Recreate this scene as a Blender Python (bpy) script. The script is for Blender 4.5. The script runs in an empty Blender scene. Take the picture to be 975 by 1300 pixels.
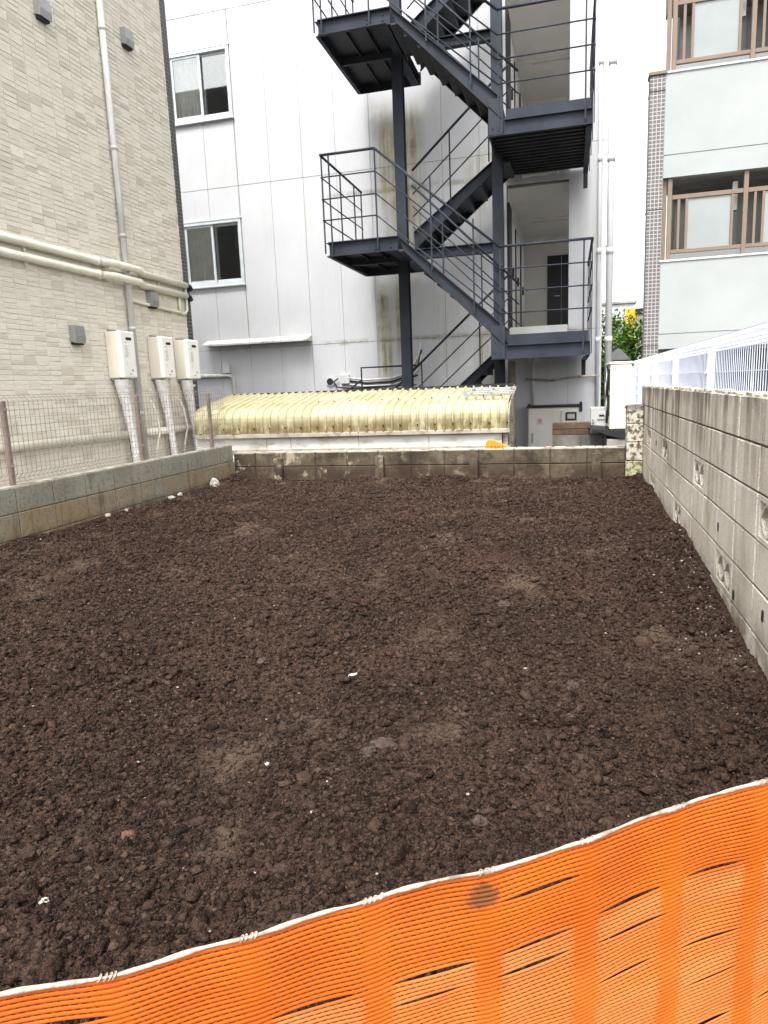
import bpy, math, random
import numpy as np
random.seed(7)
rng = np.random.default_rng(11)
scene = bpy.context.scene
COL = scene.collection

# ------------------------------------------------------------------ camera
yaw, pitch, roll = 0.2646036, 0.17802764, -0.04081499
CAM = np.array([0.0, 0.0, 1.1])
fw = np.array([-math.sin(yaw)*math.cos(pitch), math.cos(yaw)*math.cos(pitch), -math.sin(pitch)])
r0 = np.array([math.cos(yaw), math.sin(yaw), 0.0]); u0 = np.cross(r0, fw)
rt = r0*math.cos(roll) + u0*math.sin(roll); up = -r0*math.sin(roll) + u0*math.cos(roll)
from mathutils import Matrix, Vector
cam_data = bpy.data.cameras.new('camera')
cam = bpy.data.objects.new('camera', cam_data); COL.objects.link(cam)
cam.matrix_world = Matrix(((rt[0], up[0], -fw[0], CAM[0]), (rt[1], up[1], -fw[1], CAM[1]), (rt[2], up[2], -fw[2], CAM[2]), (0, 0, 0, 1)))
cam_data.sensor_fit = 'VERTICAL'; cam_data.sensor_height = 24.0
cam_data.lens = 879.4/1300*24.0
cam_data.clip_start = 0.05; cam_data.clip_end = 2000
scene.camera = cam

# ------------------------------------------------------------------ sky, sun, exposure
SUN_EL, SUN_AZ = math.radians(60), math.radians(186)      # azimuth measured from +Y towards +X
world = bpy.data.worlds.new('World'); scene.world = world; world.use_nodes = True
wt = world.node_tree; wt.nodes.clear()
sky = wt.nodes.new('ShaderNodeTexSky'); sky.sky_type = 'NISHITA'; sky.sun_disc = False
sky.sun_elevation = SUN_EL; sky.sun_rotation = SUN_AZ; sky.air_density = 1.0; sky.dust_density = 4.0; sky.ozone_density = 1.0
bw = wt.nodes.new('ShaderNodeHueSaturation'); bw.inputs['Saturation'].default_value = 0.02
bgn = wt.nodes.new('ShaderNodeBackground'); bgn.inputs['Strength'].default_value = 0.15
wo = wt.nodes.new('ShaderNodeOutputWorld')
wt.links.new(sky.outputs[0], bw.inputs['Color']); wt.links.new(bw.outputs[0], bgn.inputs['Color']); wt.links.new(bgn.outputs[0], wo.inputs['Surface'])
sd = bpy.data.lights.new('sun', 'SUN'); sd.energy = 0.9; sd.angle = math.radians(11); sd.color = (1.0, 0.97, 0.93)
sun = bpy.data.objects.new('sun', sd); COL.objects.link(sun)
sdir = Vector((math.sin(SUN_AZ)*math.cos(SUN_EL), math.cos(SUN_AZ)*math.cos(SUN_EL), math.sin(SUN_EL)))
sun.rotation_euler = (-sdir).to_track_quat('-Z', 'Y').to_euler(); sun.location = (0, 0, 20)
vs = scene.view_settings
scene.display_settings.display_device = 'sRGB'
vs.view_transform = 'Standard'; vs.look = 'None'; vs.gamma = 1.0; vs.use_curve_mapping = False
vs.exposure = 1.78
scene.cycles.max_bounces = 8; scene.cycles.diffuse_bounces = 6; scene.cycles.transparent_max_bounces = 12
scene.cycles.use_denoising = True; scene.cycles.denoising_prefilter = 'NONE'

# ------------------------------------------------------------------ material helpers
class NT:
    def __init__(s, name):
        s.m = bpy.data.materials.new(name); s.m.use_nodes = True; s.t = s.m.node_tree; s.t.nodes.clear()
        s.out = s.n('ShaderNodeOutputMaterial'); s.b = s.n('ShaderNodeBsdfPrincipled')
        s.l(s.b.outputs[0], s.out.inputs[0]); s.geo = s.n('ShaderNodeNewGeometry'); s.pos = s.geo.outputs['Position']
    def n(s, t): return s.t.nodes.new(t)
    def l(s, a, b): s.t.links.new(a, b)
    def put(s, sock, v):
        if hasattr(v, 'is_output') or hasattr(v, 'links'): s.l(v, sock)
        elif isinstance(v, (tuple, list)) and len(v) == 3 and sock.type == 'RGBA': sock.default_value = (*v, 1)
        else: sock.default_value = v
    def math(s, op, a, b=0.0, clamp=False):
        x = s.n('ShaderNodeMath'); x.operation = op; x.use_clamp = clamp; s.put(x.inputs[0], a); s.put(x.inputs[1], b); return x.outputs[0]
    def scale(s, v, k):
        x = s.n('ShaderNodeVectorMath'); x.operation = 'MULTIPLY'; s.put(x.inputs[0], v); x.inputs[1].default_value = k; return x.outputs[0]
    def noise(s, scale, detail=4, rough=0.55, vec=None, mul=None, dist=0.0):
        x = s.n('ShaderNodeTexNoise'); v = vec or s.pos
        if mul: v = s.scale(v, mul)
        s.l(v, x.inputs['Vector']); x.inputs['Scale'].default_value = scale; x.inputs['Detail'].default_value = detail; x.inputs['Roughness'].default_value = rough
        x.inputs['Distortion'].default_value = dist
        return x.outputs[0]
    def ramp(s, f, a, b, lo=0.0, hi=1.0):
        x = s.n('ShaderNodeMapRange'); x.interpolation_type = 'SMOOTHSTEP'; s.put(x.inputs[0], f)
        x.inputs[1].default_value = a; x.inputs[2].default_value = b; x.inputs[3].default_value = lo; x.inputs[4].default_value = hi; return x.outputs[0]
    def mix(s, f, a, b, mode='MIX'):
        x = s.n('ShaderNodeMix'); x.data_type = 'RGBA'; x.blend_type = mode; s.put(x.inputs[0], f); s.put(x.inputs[6], a); s.put(x.inputs[7], b); return x.outputs[2]
    def xyz(s):
        x = s.n('ShaderNodeSeparateXYZ'); s.l(s.pos, x.inputs[0]); return x.outputs
    def bump(s, h, strength=0.3, dist=0.01):
        x = s.n('ShaderNodeBump'); x.inputs['Strength'].default_value = strength; x.inputs['Distance'].default_value = dist; s.l(h, x.inputs['Height']); s.l(x.outputs[0], s.b.inputs['Normal'])
    def rnd(s):
        return s.n('ShaderNodeObjectInfo').outputs['Random']
    def fin(s, col, rough=0.8, metal=0.0, spec=0.4):
        s.put(s.b.inputs['Base Color'], col); s.put(s.b.inputs['Roughness'], rough); s.b.inputs['Metallic'].default_value = metal
        s.b.inputs['Specular IOR Level'].default_value = spec; return s.m

def mul3(c, k): return tuple(min(1.0, x*k) for x in c)
def M(name, col, rough=0.8, var=0.12, vs=4.0, bump=0.0, bs=60.0, metal=0.0, spec=0.35, objvar=0.0, dirt=None, dirt_amt=0.5, dirt_scale=(3, 3, 0.7)):
    t = NT(name)
    f = t.noise(vs, 5)
    c = t.mix(t.ramp(f, 0.3, 0.7), mul3(col, 1-var), mul3(col, 1+var))
    if objvar: c = t.mix(t.math('MULTIPLY', t.rnd(), objvar), c, mul3(col, 0.35))
    if dirt:
        d = t.ramp(t.noise(1.6, 6, 0.62, mul=dirt_scale), 0.48, 0.72)
        c = t.mix(t.math('MULTIPLY', d, dirt_amt), c, dirt)
    if bump: t.bump(t.noise(bs, 4), bump, 0.004)
    return t.fin(c, rough, metal, spec)

# ------------------------------------------------------------------ mesh helpers
class MB:
    def __init__(s): s.v = []; s.f = []; s.mi = []; s.cur = 0
    def add(s, vs, fs):
        o = len(s.v); s.v += [tuple(map(float, p)) for p in vs]; s.f += [tuple(i+o for i in f) for f in fs]; s.mi += [s.cur]*len(fs)
    def box(s, x0, x1, y0, y1, z0, z1):
        if x0 > x1: x0, x1 = x1, x0
        if y0 > y1: y0, y1 = y1, y0
        if z0 > z1: z0, z1 = z1, z0
        s.add([(x0,y0,z0),(x1,y0,z0),(x1,y1,z0),(x0,y1,z0),(x0,y0,z1),(x1,y0,z1),(x1,y1,z1),(x0,y1,z1)],
              [(0,3,2,1),(4,5,6,7),(0,1,5,4),(1,2,6,5),(2,3,7,6),(3,0,4,7)]); return s
    def cbox(s, x0, x1, y0, y1, z0, z1, c=0.004):
        P = []; idx = {}
        X, Y, Z = (x0, x1), (y0, y1), (z0, z1)
        for i in (0, 1):
            for j in (0, 1):
                for k in (0, 1):
                    sx, sy, sz = (1 if i == 0 else -1), (1 if j == 0 else -1), (1 if k == 0 else -1)
                    for a in range(3):
                        idx[(i, j, k, a)] = len(P)
                        P.append((X[i]+(0 if a == 0 else sx*c), Y[j]+(0 if a == 1 else sy*c), Z[k]+(0 if a == 2 else sz*c)))
        F = []
        cyc = [(0, 0), (1, 0), (1, 1), (0, 1)]
        for i in (0, 1):
            q = [idx[(i, a, b, 0)] for a, b in cyc]; F.append(tuple(q if i else q[::-1]))
            q = [idx[(b, i, a, 1)] for a, b in cyc]; F.append(tuple(q if i else q[::-1]))
            q = [idx[(a, b, i, 2)] for a, b in cyc]; F.append(tuple(q if i else q[::-1]))
        def face(q):
            a, b, c_ = (np.array(P[q[0]]), np.array(P[q[1]]), np.array(P[q[2]]))
            n = np.cross(b-a, c_-a); ctr = np.array([(x0+x1)/2, (y0+y1)/2, (z0+z1)/2])
            F.append(tuple(q if np.dot(n, a-ctr) > 0 else q[::-1]))
        for a in (0, 1):
            for b in (0, 1):
                face([idx[(0,a,b,1)], idx[(1,a,b,1)], idx[(1,a,b,2)], idx[(0,a,b,2)]])
                face([idx[(a,0,b,0)], idx[(a,1,b,0)], idx[(a,1,b,2)], idx[(a,0,b,2)]])
                face([idx[(a,b,0,0)], idx[(a,b,1,0)], idx[(a,b,1,1)], idx[(a,b,0,1)]])
                for c3 in (0, 1): face([idx[(a,b,c3,0)], idx[(a,b,c3,1)], idx[(a,b,c3,2)]])
        s.add(P, F); return s
    def prism(s, poly, axis, a, b):
        """poly of 2D points; axis 'y': points (x,z); axis 'x': points (y,z); axis 'z': points (x,y)"""
        def P(p, t): return (p[0], t, p[1]) if axis == 'y' else (t, p[0], p[1]) if axis == 'x' else (p[0], p[1], t)
        n = len(poly); vs = [P(p, a) for p in poly]+[P(p, b) for p in poly]
        fs = [tuple(range(n)), tuple(range(2*n-1, n-1, -1))]+[((i+1) % n, i, i+n, (i+1) % n+n) for i in range(n)]
        s.add(vs, fs); return s
    def tube(s, pts, r, n=8, caps=True, closed=False):
        pts = [np.array(p, float) for p in pts]; N = len(pts); rings = []; prev = None
        for i, p in enumerate(pts):
            if i == 0: d = pts[1]-p
            elif i == N-1: d = p-pts[i-1]
            else:
                d1 = (p-pts[i-1]); d2 = (pts[i+1]-p); d = d1/np.linalg.norm(d1)+d2/np.linalg.norm(d2)
            d = d/np.linalg.norm(d)
            if prev is None:
                h = np.array([0, 0, 1.0]) if abs(d[2]) < 0.9 else np.array([0, 1.0, 0]); a = np.cross(h, d)
            else: a = prev-d*np.dot(prev, d)
            a = a/np.linalg.norm(a); prev = a; b = np.cross(d, a)
            rr = r[i] if isinstance(r, (list, tuple)) else r
            rings.append([p+rr*(a*math.cos(2*math.pi*k/n+math.pi/n)+b*math.sin(2*math.pi*k/n+math.pi/n)) for k in range(n)])
        vs = [q for R_ in rings for q in R_]
        fs = [(i*n+k, i*n+(k+1) % n, (i+1)*n+(k+1) % n, (i+1)*n+k) for i in range(N-1) for k in range(n)]
        if caps: fs += [tuple(range(n-1, -1, -1)), tuple((N-1)*n+k for k in range(n))]
        s.add(vs, fs); return s
    def bar(s, p, q, w, h, upv=(0, 0, 1)):
        p = np.array(p, float); q = np.array(q, float); d = q-p; d /= np.linalg.norm(d); u = np.array(upv, float); a = np.cross(d, u); a /= np.linalg.norm(a); u = np.cross(a, d)
        vs = [c+a*w/2*i+u*h/2*j for c in (p, q) for i, j in ((-1,-1),(1,-1),(1,1),(-1,1))]
        s.add(vs, [(0,1,2,3),(7,6,5,4),(0,4,5,1),(1,5,6,2),(2,6,7,3),(3,7,4,0)]); return s
    def quad(s, *p): s.add(p, [tuple(range(len(p)))]); return s
    def mesh(s, name, mats, smooth=False):
        me = bpy.data.meshes.new(name); me.from_pydata(s.v, [], s.f)
        for m in (mats if isinstance(mats, (list, tuple)) else [mats]): me.materials.append(m)
        if len(set(s.mi)) > 1: me.polygons.foreach_set('material_index', s.mi)
        if smooth: me.polygons.foreach_set('use_smooth', [True]*len(s.f))
        me.update(); return me
    def build(s, name, mats, parent=None, smooth=False, origin=None):
        if origin is not None:
            s.v = [(x-origin[0], y-origin[1], z-origin[2]) for x, y, z in s.v]
        return link(name, s.mesh(name, mats, smooth), parent, origin)
def link(name, me, parent=None, loc=None):
    """loc is in world space; parents are never rotated or scaled"""
    o = bpy.data.objects.new(name, me); COL.objects.link(o)
    w = Vector(loc) if loc is not None else Vector((0, 0, 0))
    if parent is not None:
        o.parent = parent; p = parent; 
        while p is not None: w = w-p.location; p = p.parent
    o.location = w
    return o
def thing(name, label, cat, loc=(0, 0, 0), group=None):
    return tag(link(name, None, None, loc), label, cat, group)
def tag(o, label=None, cat=None, group=None, kind=None):
    if label: o['label'] = label
    if cat: o['category'] = cat
    if group: o['group'] = group
    if kind: o['kind'] = kind
    return o
def B(name, mat, parent, *boxes, c=None):
    m = MB()
    for b in boxes: (m.cbox(*b, c) if c else m.box(*b))
    return m.build(name, mat, parent)
def subtract(rects, h):
    out = []
    for (x0, x1, z0, z1) in rects:
        a0, a1, b0, b1 = h
        if a1 <= x0 or a0 >= x1 or b1 <= z0 or b0 >= z1: out.append((x0, x1, z0, z1)); continue
        if a0 > x0: out.append((x0, a0, z0, z1))
        if a1 < x1: out.append((a1, x1, z0, z1))
        xa, xb = max(x0, a0), min(x1, a1)
        if b0 > z0: out.append((xa, xb, z0, b0))
        if b1 < z1: out.append((xa, xb, b1, z1))
    return out

# ------------------------------------------------------------------ noise for the ground
PERM = rng.permutation(4096); GA = rng.uniform(0, 2*math.pi, 4096)
def pn(x, y, seed=0):
    xi = np.floor(x).astype(np.int64); yi = np.floor(y).astype(np.int64); xf = x-xi; yf = y-yi
    u = xf*xf*xf*(xf*(xf*6-15)+10); v = yf*yf*yf*(yf*(yf*6-15)+10)
    def g(i, j, dx, dy):
        h = GA[PERM[(PERM[(i+seed*57) & 4095]+j) & 4095]]; return np.cos(h)*dx+np.sin(h)*dy
    a = g(xi, yi, xf, yf); b = g(xi+1, yi, xf-1, yf); c = g(xi, yi+1, xf, yf-1); d = g(xi+1, yi+1, xf-1, yf-1)
    return (a+u*(b-a))+v*((c+u*(d-c))-(a+u*(b-a)))
def sst(t): t = np.clip(t, 0, 1); return t*t*(3-2*t)
def zbase(X, Y):
    z = -0.15*sst((5.2-Y)/2.6)*sst((X+4.0)/3.0)
    z = z+0.05*sst((X-0.45)/0.35)*sst((Y-2.5)/1.5)*(0.6+0.8*pn(X*0+3, Y*1.3, 5)) + 0.05*sst((-3.75-X)/0.4)*(0.5+1.2*pn(X*0+1, Y*1.1, 6)) + 0.04*sst((Y-7.6)/0.4)*(0.5+1.3*pn(X*1.4, Y*0+2, 8))
    return z-0.34*sst((1.36+0.668*X-Y)/0.16)
def height(X, Y):
    z = zbase(X, Y)+0.050*pn(X*0.9, Y*0.9, 1)+0.030*pn(X*2.3, Y*2.3, 2)
    wx = X+0.03*pn(X*7, Y*7, 21); wy = Y+0.03*pn(X*7, Y*7, 22)
    m = sst(0.5+1.6*pn(X*0.8, Y*0.8, 9))          # some places are smoother (trodden)
    k = 0.35+0.75*m
    z = z+k*(0.022*np.abs(pn(wx*5, wy*5, 3))+0.020*np.abs(pn(wx*12, wy*12, 4))+0.034*np.abs(pn(wx*26, wy*26, 7))+0.019*np.abs(pn(wx*60, wy*60, 10)))
    z = z+0.005*pn(X*120, Y*120, 12)*k
    return z

# ------------------------------------------------------------------ materials
def soil_mat(name, clod=0.0):
    t = NT(name)
    big = t.noise(0.55, 4, 0.6); mid = t.noise(2.4, 6, 0.7); fine = t.noise(45, 6, 0.72); grit = t.noise(210, 3, 0.65); sp = t.noise(120, 5, 0.75); hf = t.noise(420, 3, 0.7)
    c = t.mix(t.ramp(mid, 0.36, 0.64), (0.0185, 0.0102, 0.0070), (0.051, 0.0258, 0.0170))
    c = t.mix(t.math('MULTIPLY', t.ramp(t.noise(0.9, 5, 0.68), 0.44, 0.60), 0.6), c, (0.086, 0.047, 0.033))       # drier, paler stretches
    c = t.mix(t.ramp(fine, 0.51, 0.58, 0.0, 0.8), c, (0.105, 0.060, 0.043))
    c = t.mix(t.ramp(fine, 0.475, 0.41, 0.0, 0.85), c, (0.0075, 0.0046, 0.0037))  # dark tones here and below: random soil colour plus painted shade of pits
    c = t.mix(t.ramp(sp, 0.555, 0.60, 0.0, 0.7), c, (0.150, 0.093, 0.067))
    c = t.mix(t.ramp(sp, 0.455, 0.41, 0.0, 0.75), c, (0.010, 0.0062, 0.0050))
    c = t.mix(t.ramp(hf, 0.56, 0.62, 0.0, 0.6), c, (0.16, 0.104, 0.076))
    c = t.mix(t.ramp(hf, 0.45, 0.40, 0.0, 0.65), c, (0.009, 0.0058, 0.0047))
    if clod:
        ri = t.geo.outputs['Random Per Island']
        c = t.mix(t.ramp(ri, 0.55, 1.0, 0.0, clod), c, (0.150, 0.096, 0.071))
        c = t.mix(t.ramp(ri, 0.50, 0.0, 0.0, clod), c, (0.009, 0.0056, 0.0046))
    c = t.mix(t.math('MULTIPLY', t.ramp(t.noise(1.7, 6, 0.76), 0.54, 0.66), 0.6), c, (0.165, 0.113, 0.082))      # dry crusts
    c = t.mix(t.math('MULTIPLY', t.ramp(grit, 0.66, 0.74), 0.6), c, (0.23, 0.175, 0.135))                               # grit
    h = t.math('ADD', t.math('MULTIPLY', fine, 1.0), t.math('ADD', t.math('MULTIPLY', grit, 0.5), t.math('MULTIPLY', sp, 0.8)))
    t.bump(h, 1.0, 0.020)
    return t.fin(c, 0.95, 0, 0.15)
m_clod = soil_mat('soil_clod', 0.35)
m_crumb = soil_mat('soil_crumb', 0.9)
m_soil = soil_mat('soil')
m_asphalt = M('asphalt', (0.05, 0.05, 0.052), 0.9, 0.2, 8, 0.4, 120)
m_concrete = M('concrete', (0.30, 0.29, 0.27), 0.9, 0.18, 2.5, 0.4, 90, dirt=(0.10, 0.09, 0.07), dirt_amt=0.6)
m_grout = M('grout', (0.66, 0.635, 0.56), 0.95, 0.1, 6)
tile_cols = [(0.66, 0.62, 0.535), (0.62, 0.58, 0.495), (0.55, 0.505, 0.42), (0.70, 0.665, 0.58), (0.48, 0.435, 0.36)]
def tile_mat(i, c):
    t = NT('tile_glaze_%d' % i)
    g = t.noise(9, 4, 0.6, mul=(1, 1, 14)); f = t.noise(160, 2)
    col = t.mix(t.ramp(g, 0.3, 0.7), mul3(c, 0.86), mul3(c, 1.1))
    t.bump(t.math('ADD', g, t.math('MULTIPLY', f, 0.4)), 0.35, 0.004)
    return t.fin(col, 0.75, 0, 0.3)
m_tiles = [tile_mat(i, c) for i, c in enumerate(tile_cols)]
def mosaic(name, c, g, size, axes):
    """square mosaic: recessed joints computed from position along two axes"""
    t = NT(name); s = t.xyz()
    def line(a):
        fr = t.math('FRACT', t.math('DIVIDE', s[a], size)); return t.math('ABSOLUTE', t.math('SUBTRACT', fr, 0.5))
    m = t.math('MAXIMUM', line(axes[0]), line(axes[1])); k = t.ramp(m, 0.36, 0.43)
    v = t.mix(t.ramp(t.noise(30, 2), 0.3, 0.7), mul3(c, 0.8), mul3(c, 1.2))
    t.bump(t.math('SUBTRACT', 1.0, k), 0.6, 0.004)
    return t.fin(t.mix(k, v, g), 0.5, 0, 0.4)
m_mosaic_dark = mosaic('dark_mosaic', (0.030, 0.027, 0.026), (0.16, 0.15, 0.14), 0.05, (0, 2))
m_mosaic_dark_y = mosaic('dark_mosaic_side', (0.030, 0.027, 0.026), (0.16, 0.15, 0.14), 0.05, (1, 2))
m_mosaic_grey = mosaic('grey_mosaic', (0.115, 0.105, 0.098), (0.36, 0.35, 0.335), 0.062, (0, 2))
m_pipe_grey = M('grey_plastic_pipe', (0.54, 0.54, 0.525), 0.45, 0.06, 3, dirt=(0.22, 0.20, 0.17), dirt_amt=0.5)
m_cream = M('cream_pipe_cover', (0.66, 0.635, 0.54), 0.5, 0.07, 3, dirt=(0.40, 0.36, 0.25), dirt_amt=0.4)
m_black = M('black_rubber', (0.015, 0.015, 0.016), 0.6, 0.2, 20)
m_metal = M('zinc_metal', (0.36, 0.36, 0.36), 0.45, 0.08, 6, metal=0.6)
m_alu = M('aluminium', (0.56, 0.60, 0.62), 0.42, 0.06, 6, metal=0.25)
m_heater = M('white_enamel', (0.80, 0.79, 0.75), 0.4, 0.03, 3, dirt=(0.55, 0.52, 0.45), dirt_amt=0.3)
m_heater_side = M('cream_enamel', (0.66, 0.61, 0.51), 0.45, 0.04, 3)
m_print = M('grey_print', (0.30, 0.30, 0.30), 0.7, 0.1)
m_lag = M('silver_lagging', (0.66, 0.65, 0.64), 0.55, 0.16, 25, 0.5, 70, metal=0.15)
m_fence_brown = M('brown_fence_wire', (0.24, 0.20, 0.175), 0.5, 0.2, 8)
m_fence_post = M('brown_fence_post', (0.20, 0.155, 0.13), 0.5, 0.15, 8)
m_fence_white = M('white_fence_wire', (0.70, 0.74, 0.86), 0.45, 0.05, 6)
m_steel = M('blue_grey_steel_paint', (0.021, 0.0265, 0.038), 0.62, 0.3, 2.5, 0.2, 90, spec=0.22, dirt=(0.030, 0.032, 0.038), dirt_amt=0.6)
m_steel_dark = M('dark_deck_plate', (0.011, 0.012, 0.015), 0.6, 0.25, 5, dirt=(0.05, 0.04, 0.03), dirt_amt=0.5)
m_tread = M('tread_plate', (0.035, 0.038, 0.046), 0.6, 0.2, 10)
m_joint = M('panel_joint_sealant', (0.30, 0.29, 0.28), 0.9, 0.15, 6)
m_white_trim = M('white_metal_trim', (0.52, 0.525, 0.53), 0.5, 0.06, 4, dirt=(0.40, 0.38, 0.32), dirt_amt=0.5)
m_canopy = M('weathered_canopy', (0.62, 0.60, 0.56), 0.6, 0.1, 5, dirt=(0.18, 0.17, 0.08), dirt_amt=0.8)
m_inside = M('corridor_plaster', (0.86, 0.84, 0.80), 0.9, 0.04, 2)
m_inside_floor = M('corridor_floor', (0.52, 0.50, 0.47), 0.7, 0.1, 4)
m_dark_door = M('black_door', (0.012, 0.012, 0.014), 0.35, 0.15, 5)
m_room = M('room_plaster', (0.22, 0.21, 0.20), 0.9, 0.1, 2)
m_curtain = M('curtain_cloth', (0.72, 0.71, 0.65), 0.9, 0.12, 5)
m_frosted = M('frosted_panel', (0.25, 0.27, 0.268), 0.35, 0.05, 2, spec=0.5)
m_brown = M('bronze_aluminium', (0.185, 0.135, 0.098), 0.45, 0.06, 4)
m_wood = M('old_timber', (0.085, 0.052, 0.030), 0.85, 0.35, 7, 0.5, 40, dirt=(0.05, 0.035, 0.025), dirt_amt=0.7, dirt_scale=(1, 6, 6))
m_cabinet = M('cabinet_cream_paint', (0.60, 0.58, 0.53), 0.45, 0.04, 3, dirt=(0.40, 0.37, 0.30), dirt_amt=0.35)
m_orange_block = M('orange_plastic', (0.80, 0.26, 0.02), 0.45, 0.08, 20)
m_sticker = M('pale_sticker', (0.60, 0.53, 0.50), 0.6, 0.05)
m_red = M('red_print', (0.50, 0.24, 0.21), 0.6, 0.05)
m_grey_box = M('grey_painted_metal', (0.44, 0.44, 0.42), 0.5, 0.06, 3)
m_ac = M('ivory_painted_metal', (0.68, 0.64, 0.54), 0.45, 0.04, 3, dirt=(0.45, 0.41, 0.33), dirt_amt=0.35)
m_chip = M('white_plaster_fragments', (0.28, 0.25, 0.21), 0.9, 0.25, 40)
m_stone = M('grey_stone', (0.048, 0.031, 0.024), 0.9, 0.5, 60, 0.9, 120)
m_stone_pale = M('pale_plaster_rubble', (0.36, 0.335, 0.29), 0.9, 0.2, 30, 0.5, 60)
m_redclod = M('reddish_clod', (0.085, 0.042, 0.028), 0.95, 0.3, 40, 0.6, 80)
m_rope = M('white_cord', (0.36, 0.31, 0.25), 0.85, 0.3, 60, 0.5, 300, dirt=(0.12, 0.095, 0.07), dirt_amt=0.8, dirt_scale=(14, 14, 14))

def glass(name, tint, refl):
    t = NT(name); t.t.nodes.remove(t.b)
    tr = t.n('ShaderNodeBsdfTransparent'); tr.inputs[0].default_value = (*tint, 1)
    gl = t.n('ShaderNodeBsdfGlossy'); gl.inputs[0].default_value = (0.9, 0.92, 0.92, 1); gl.inputs['Roughness'].default_value = 0.03
    fr = t.n('ShaderNodeFresnel'); fr.inputs[0].default_value = 1.5
    mx = t.n('ShaderNodeMixShader'); t.l(t.math('ADD', fr.outputs[0], refl, True), mx.inputs[0]); t.l(tr.outputs[0], mx.inputs[1]); t.l(gl.outputs[0], mx.inputs[2]); t.l(mx.outputs[0], t.out.inputs[0])
    return t.m
m_glass = glass('window_glass', (0.86, 0.88, 0.87), 0.10)
m_glass_clear = glass('balcony_glass', (0.85, 0.87, 0.86), 0.06)

def facade_mat():
    t = NT('white_facade_panel'); s = t.xyz()
    base = t.mix(t.ramp(t.noise(0.8, 5), 0.3, 0.7), (0.46, 0.465, 0.478), (0.515, 0.52, 0.532))
    # fine vertical ribs of the panels
    rib = t.math('SINE', t.math('MULTIPLY', s[0], 2*math.pi/0.03))
    t.bump(rib, 0.25, 0.003)
    streak = t.ramp(t.noise(1.0, 6, 0.65, mul=(9, 1, 0.35)), 0.50, 0.78)
    c = t.mix(t.math('MULTIPLY', streak, 0.38), base, (0.42, 0.40, 0.34))
    grime = t.ramp(t.noise(0.7, 6, 0.6), 0.5, 0.75)
    c = t.mix(t.math('MULTIPLY', grime, 0.18), c, (0.45, 0.43, 0.36))
    def band(a, lo, l2, h2, hi):
        return t.math('MULTIPLY', t.ramp(s[a], lo, l2), t.ramp(s[a], h2, hi, 1.0, 0.0))
    n = t.ramp(t.noise(1.0, 6, 0.7, mul=(14, 1, 0.6), dist=0.3), 0.30, 0.62)
    n2 = t.ramp(t.noise(3.5, 5, 0.65), 0.38, 0.62)
    for (x0, xa, xb, x1, z0, za, zb, z1, amt) in (
            (-3.50, -3.20, -2.75, -2.35, 4.0, 4.7, 5.5, 6.1, 1.0), (-3.30, -3.05, -2.70, -2.40, 3.0, 3.3, 4.4, 4.8, 0.95),
            (-3.50, -3.38, -3.25, -3.12, 1.0, 1.5, 2.7, 3.05, 1.0), (-3.12, -3.05, -2.9, -2.8, 1.3, 2.0, 2.8, 3.1, 0.75), (-2.5, -2.3, -1.9, -1.7, 1.2, 1.6, 2.6, 3.0, 0.22),
            (-1.75, -1.5, -1.2, -1.0, 1.0, 1.3, 1.9, 2.3, 0.75), (-1.9, -1.6, -1.2, -1.0, 3.9, 4.3, 4.8, 5.2, 0.65)):
        f = t.math('MULTIPLY', band(0, x0, xa, xb, x1), band(2, z0, za, zb, z1))
        f = t.math('MULTIPLY', t.math('MULTIPLY', f, n), amt)
        c = t.mix(f, c, t.mix(n2, (0.20, 0.175, 0.06), (0.38, 0.36, 0.22)))
    # algae creeping along the horizontal joints
    for zz, x0, x1 in ((4.55, -4.6, -1.0), (1.95, -4.8, 0.3)):
        f = t.math('MULTIPLY', band(2, zz-0.06, zz-0.015, zz+0.015, zz+0.09), band(0, x0, x0+0.6, x1-0.4, x1))
        c = t.mix(t.math('MULTIPLY', t.math('MULTIPLY', f, n2), 0.6), c, (0.17, 0.15, 0.08))
    return t.fin(c, 0.6, 0, 0.3)
m_facade = facade_mat()

def stucco_mat():
    t = NT('pale_stucco'); c = t.mix(t.ramp(t.noise(1.2, 5), 0.3, 0.7), (0.325, 0.342, 0.338), (0.358, 0.373, 0.368))
    t.bump(t.noise(55, 3, 0.5), 0.35, 0.01); return t.fin(c, 0.85, 0, 0.25)
m_stucco = stucco_mat()

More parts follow.
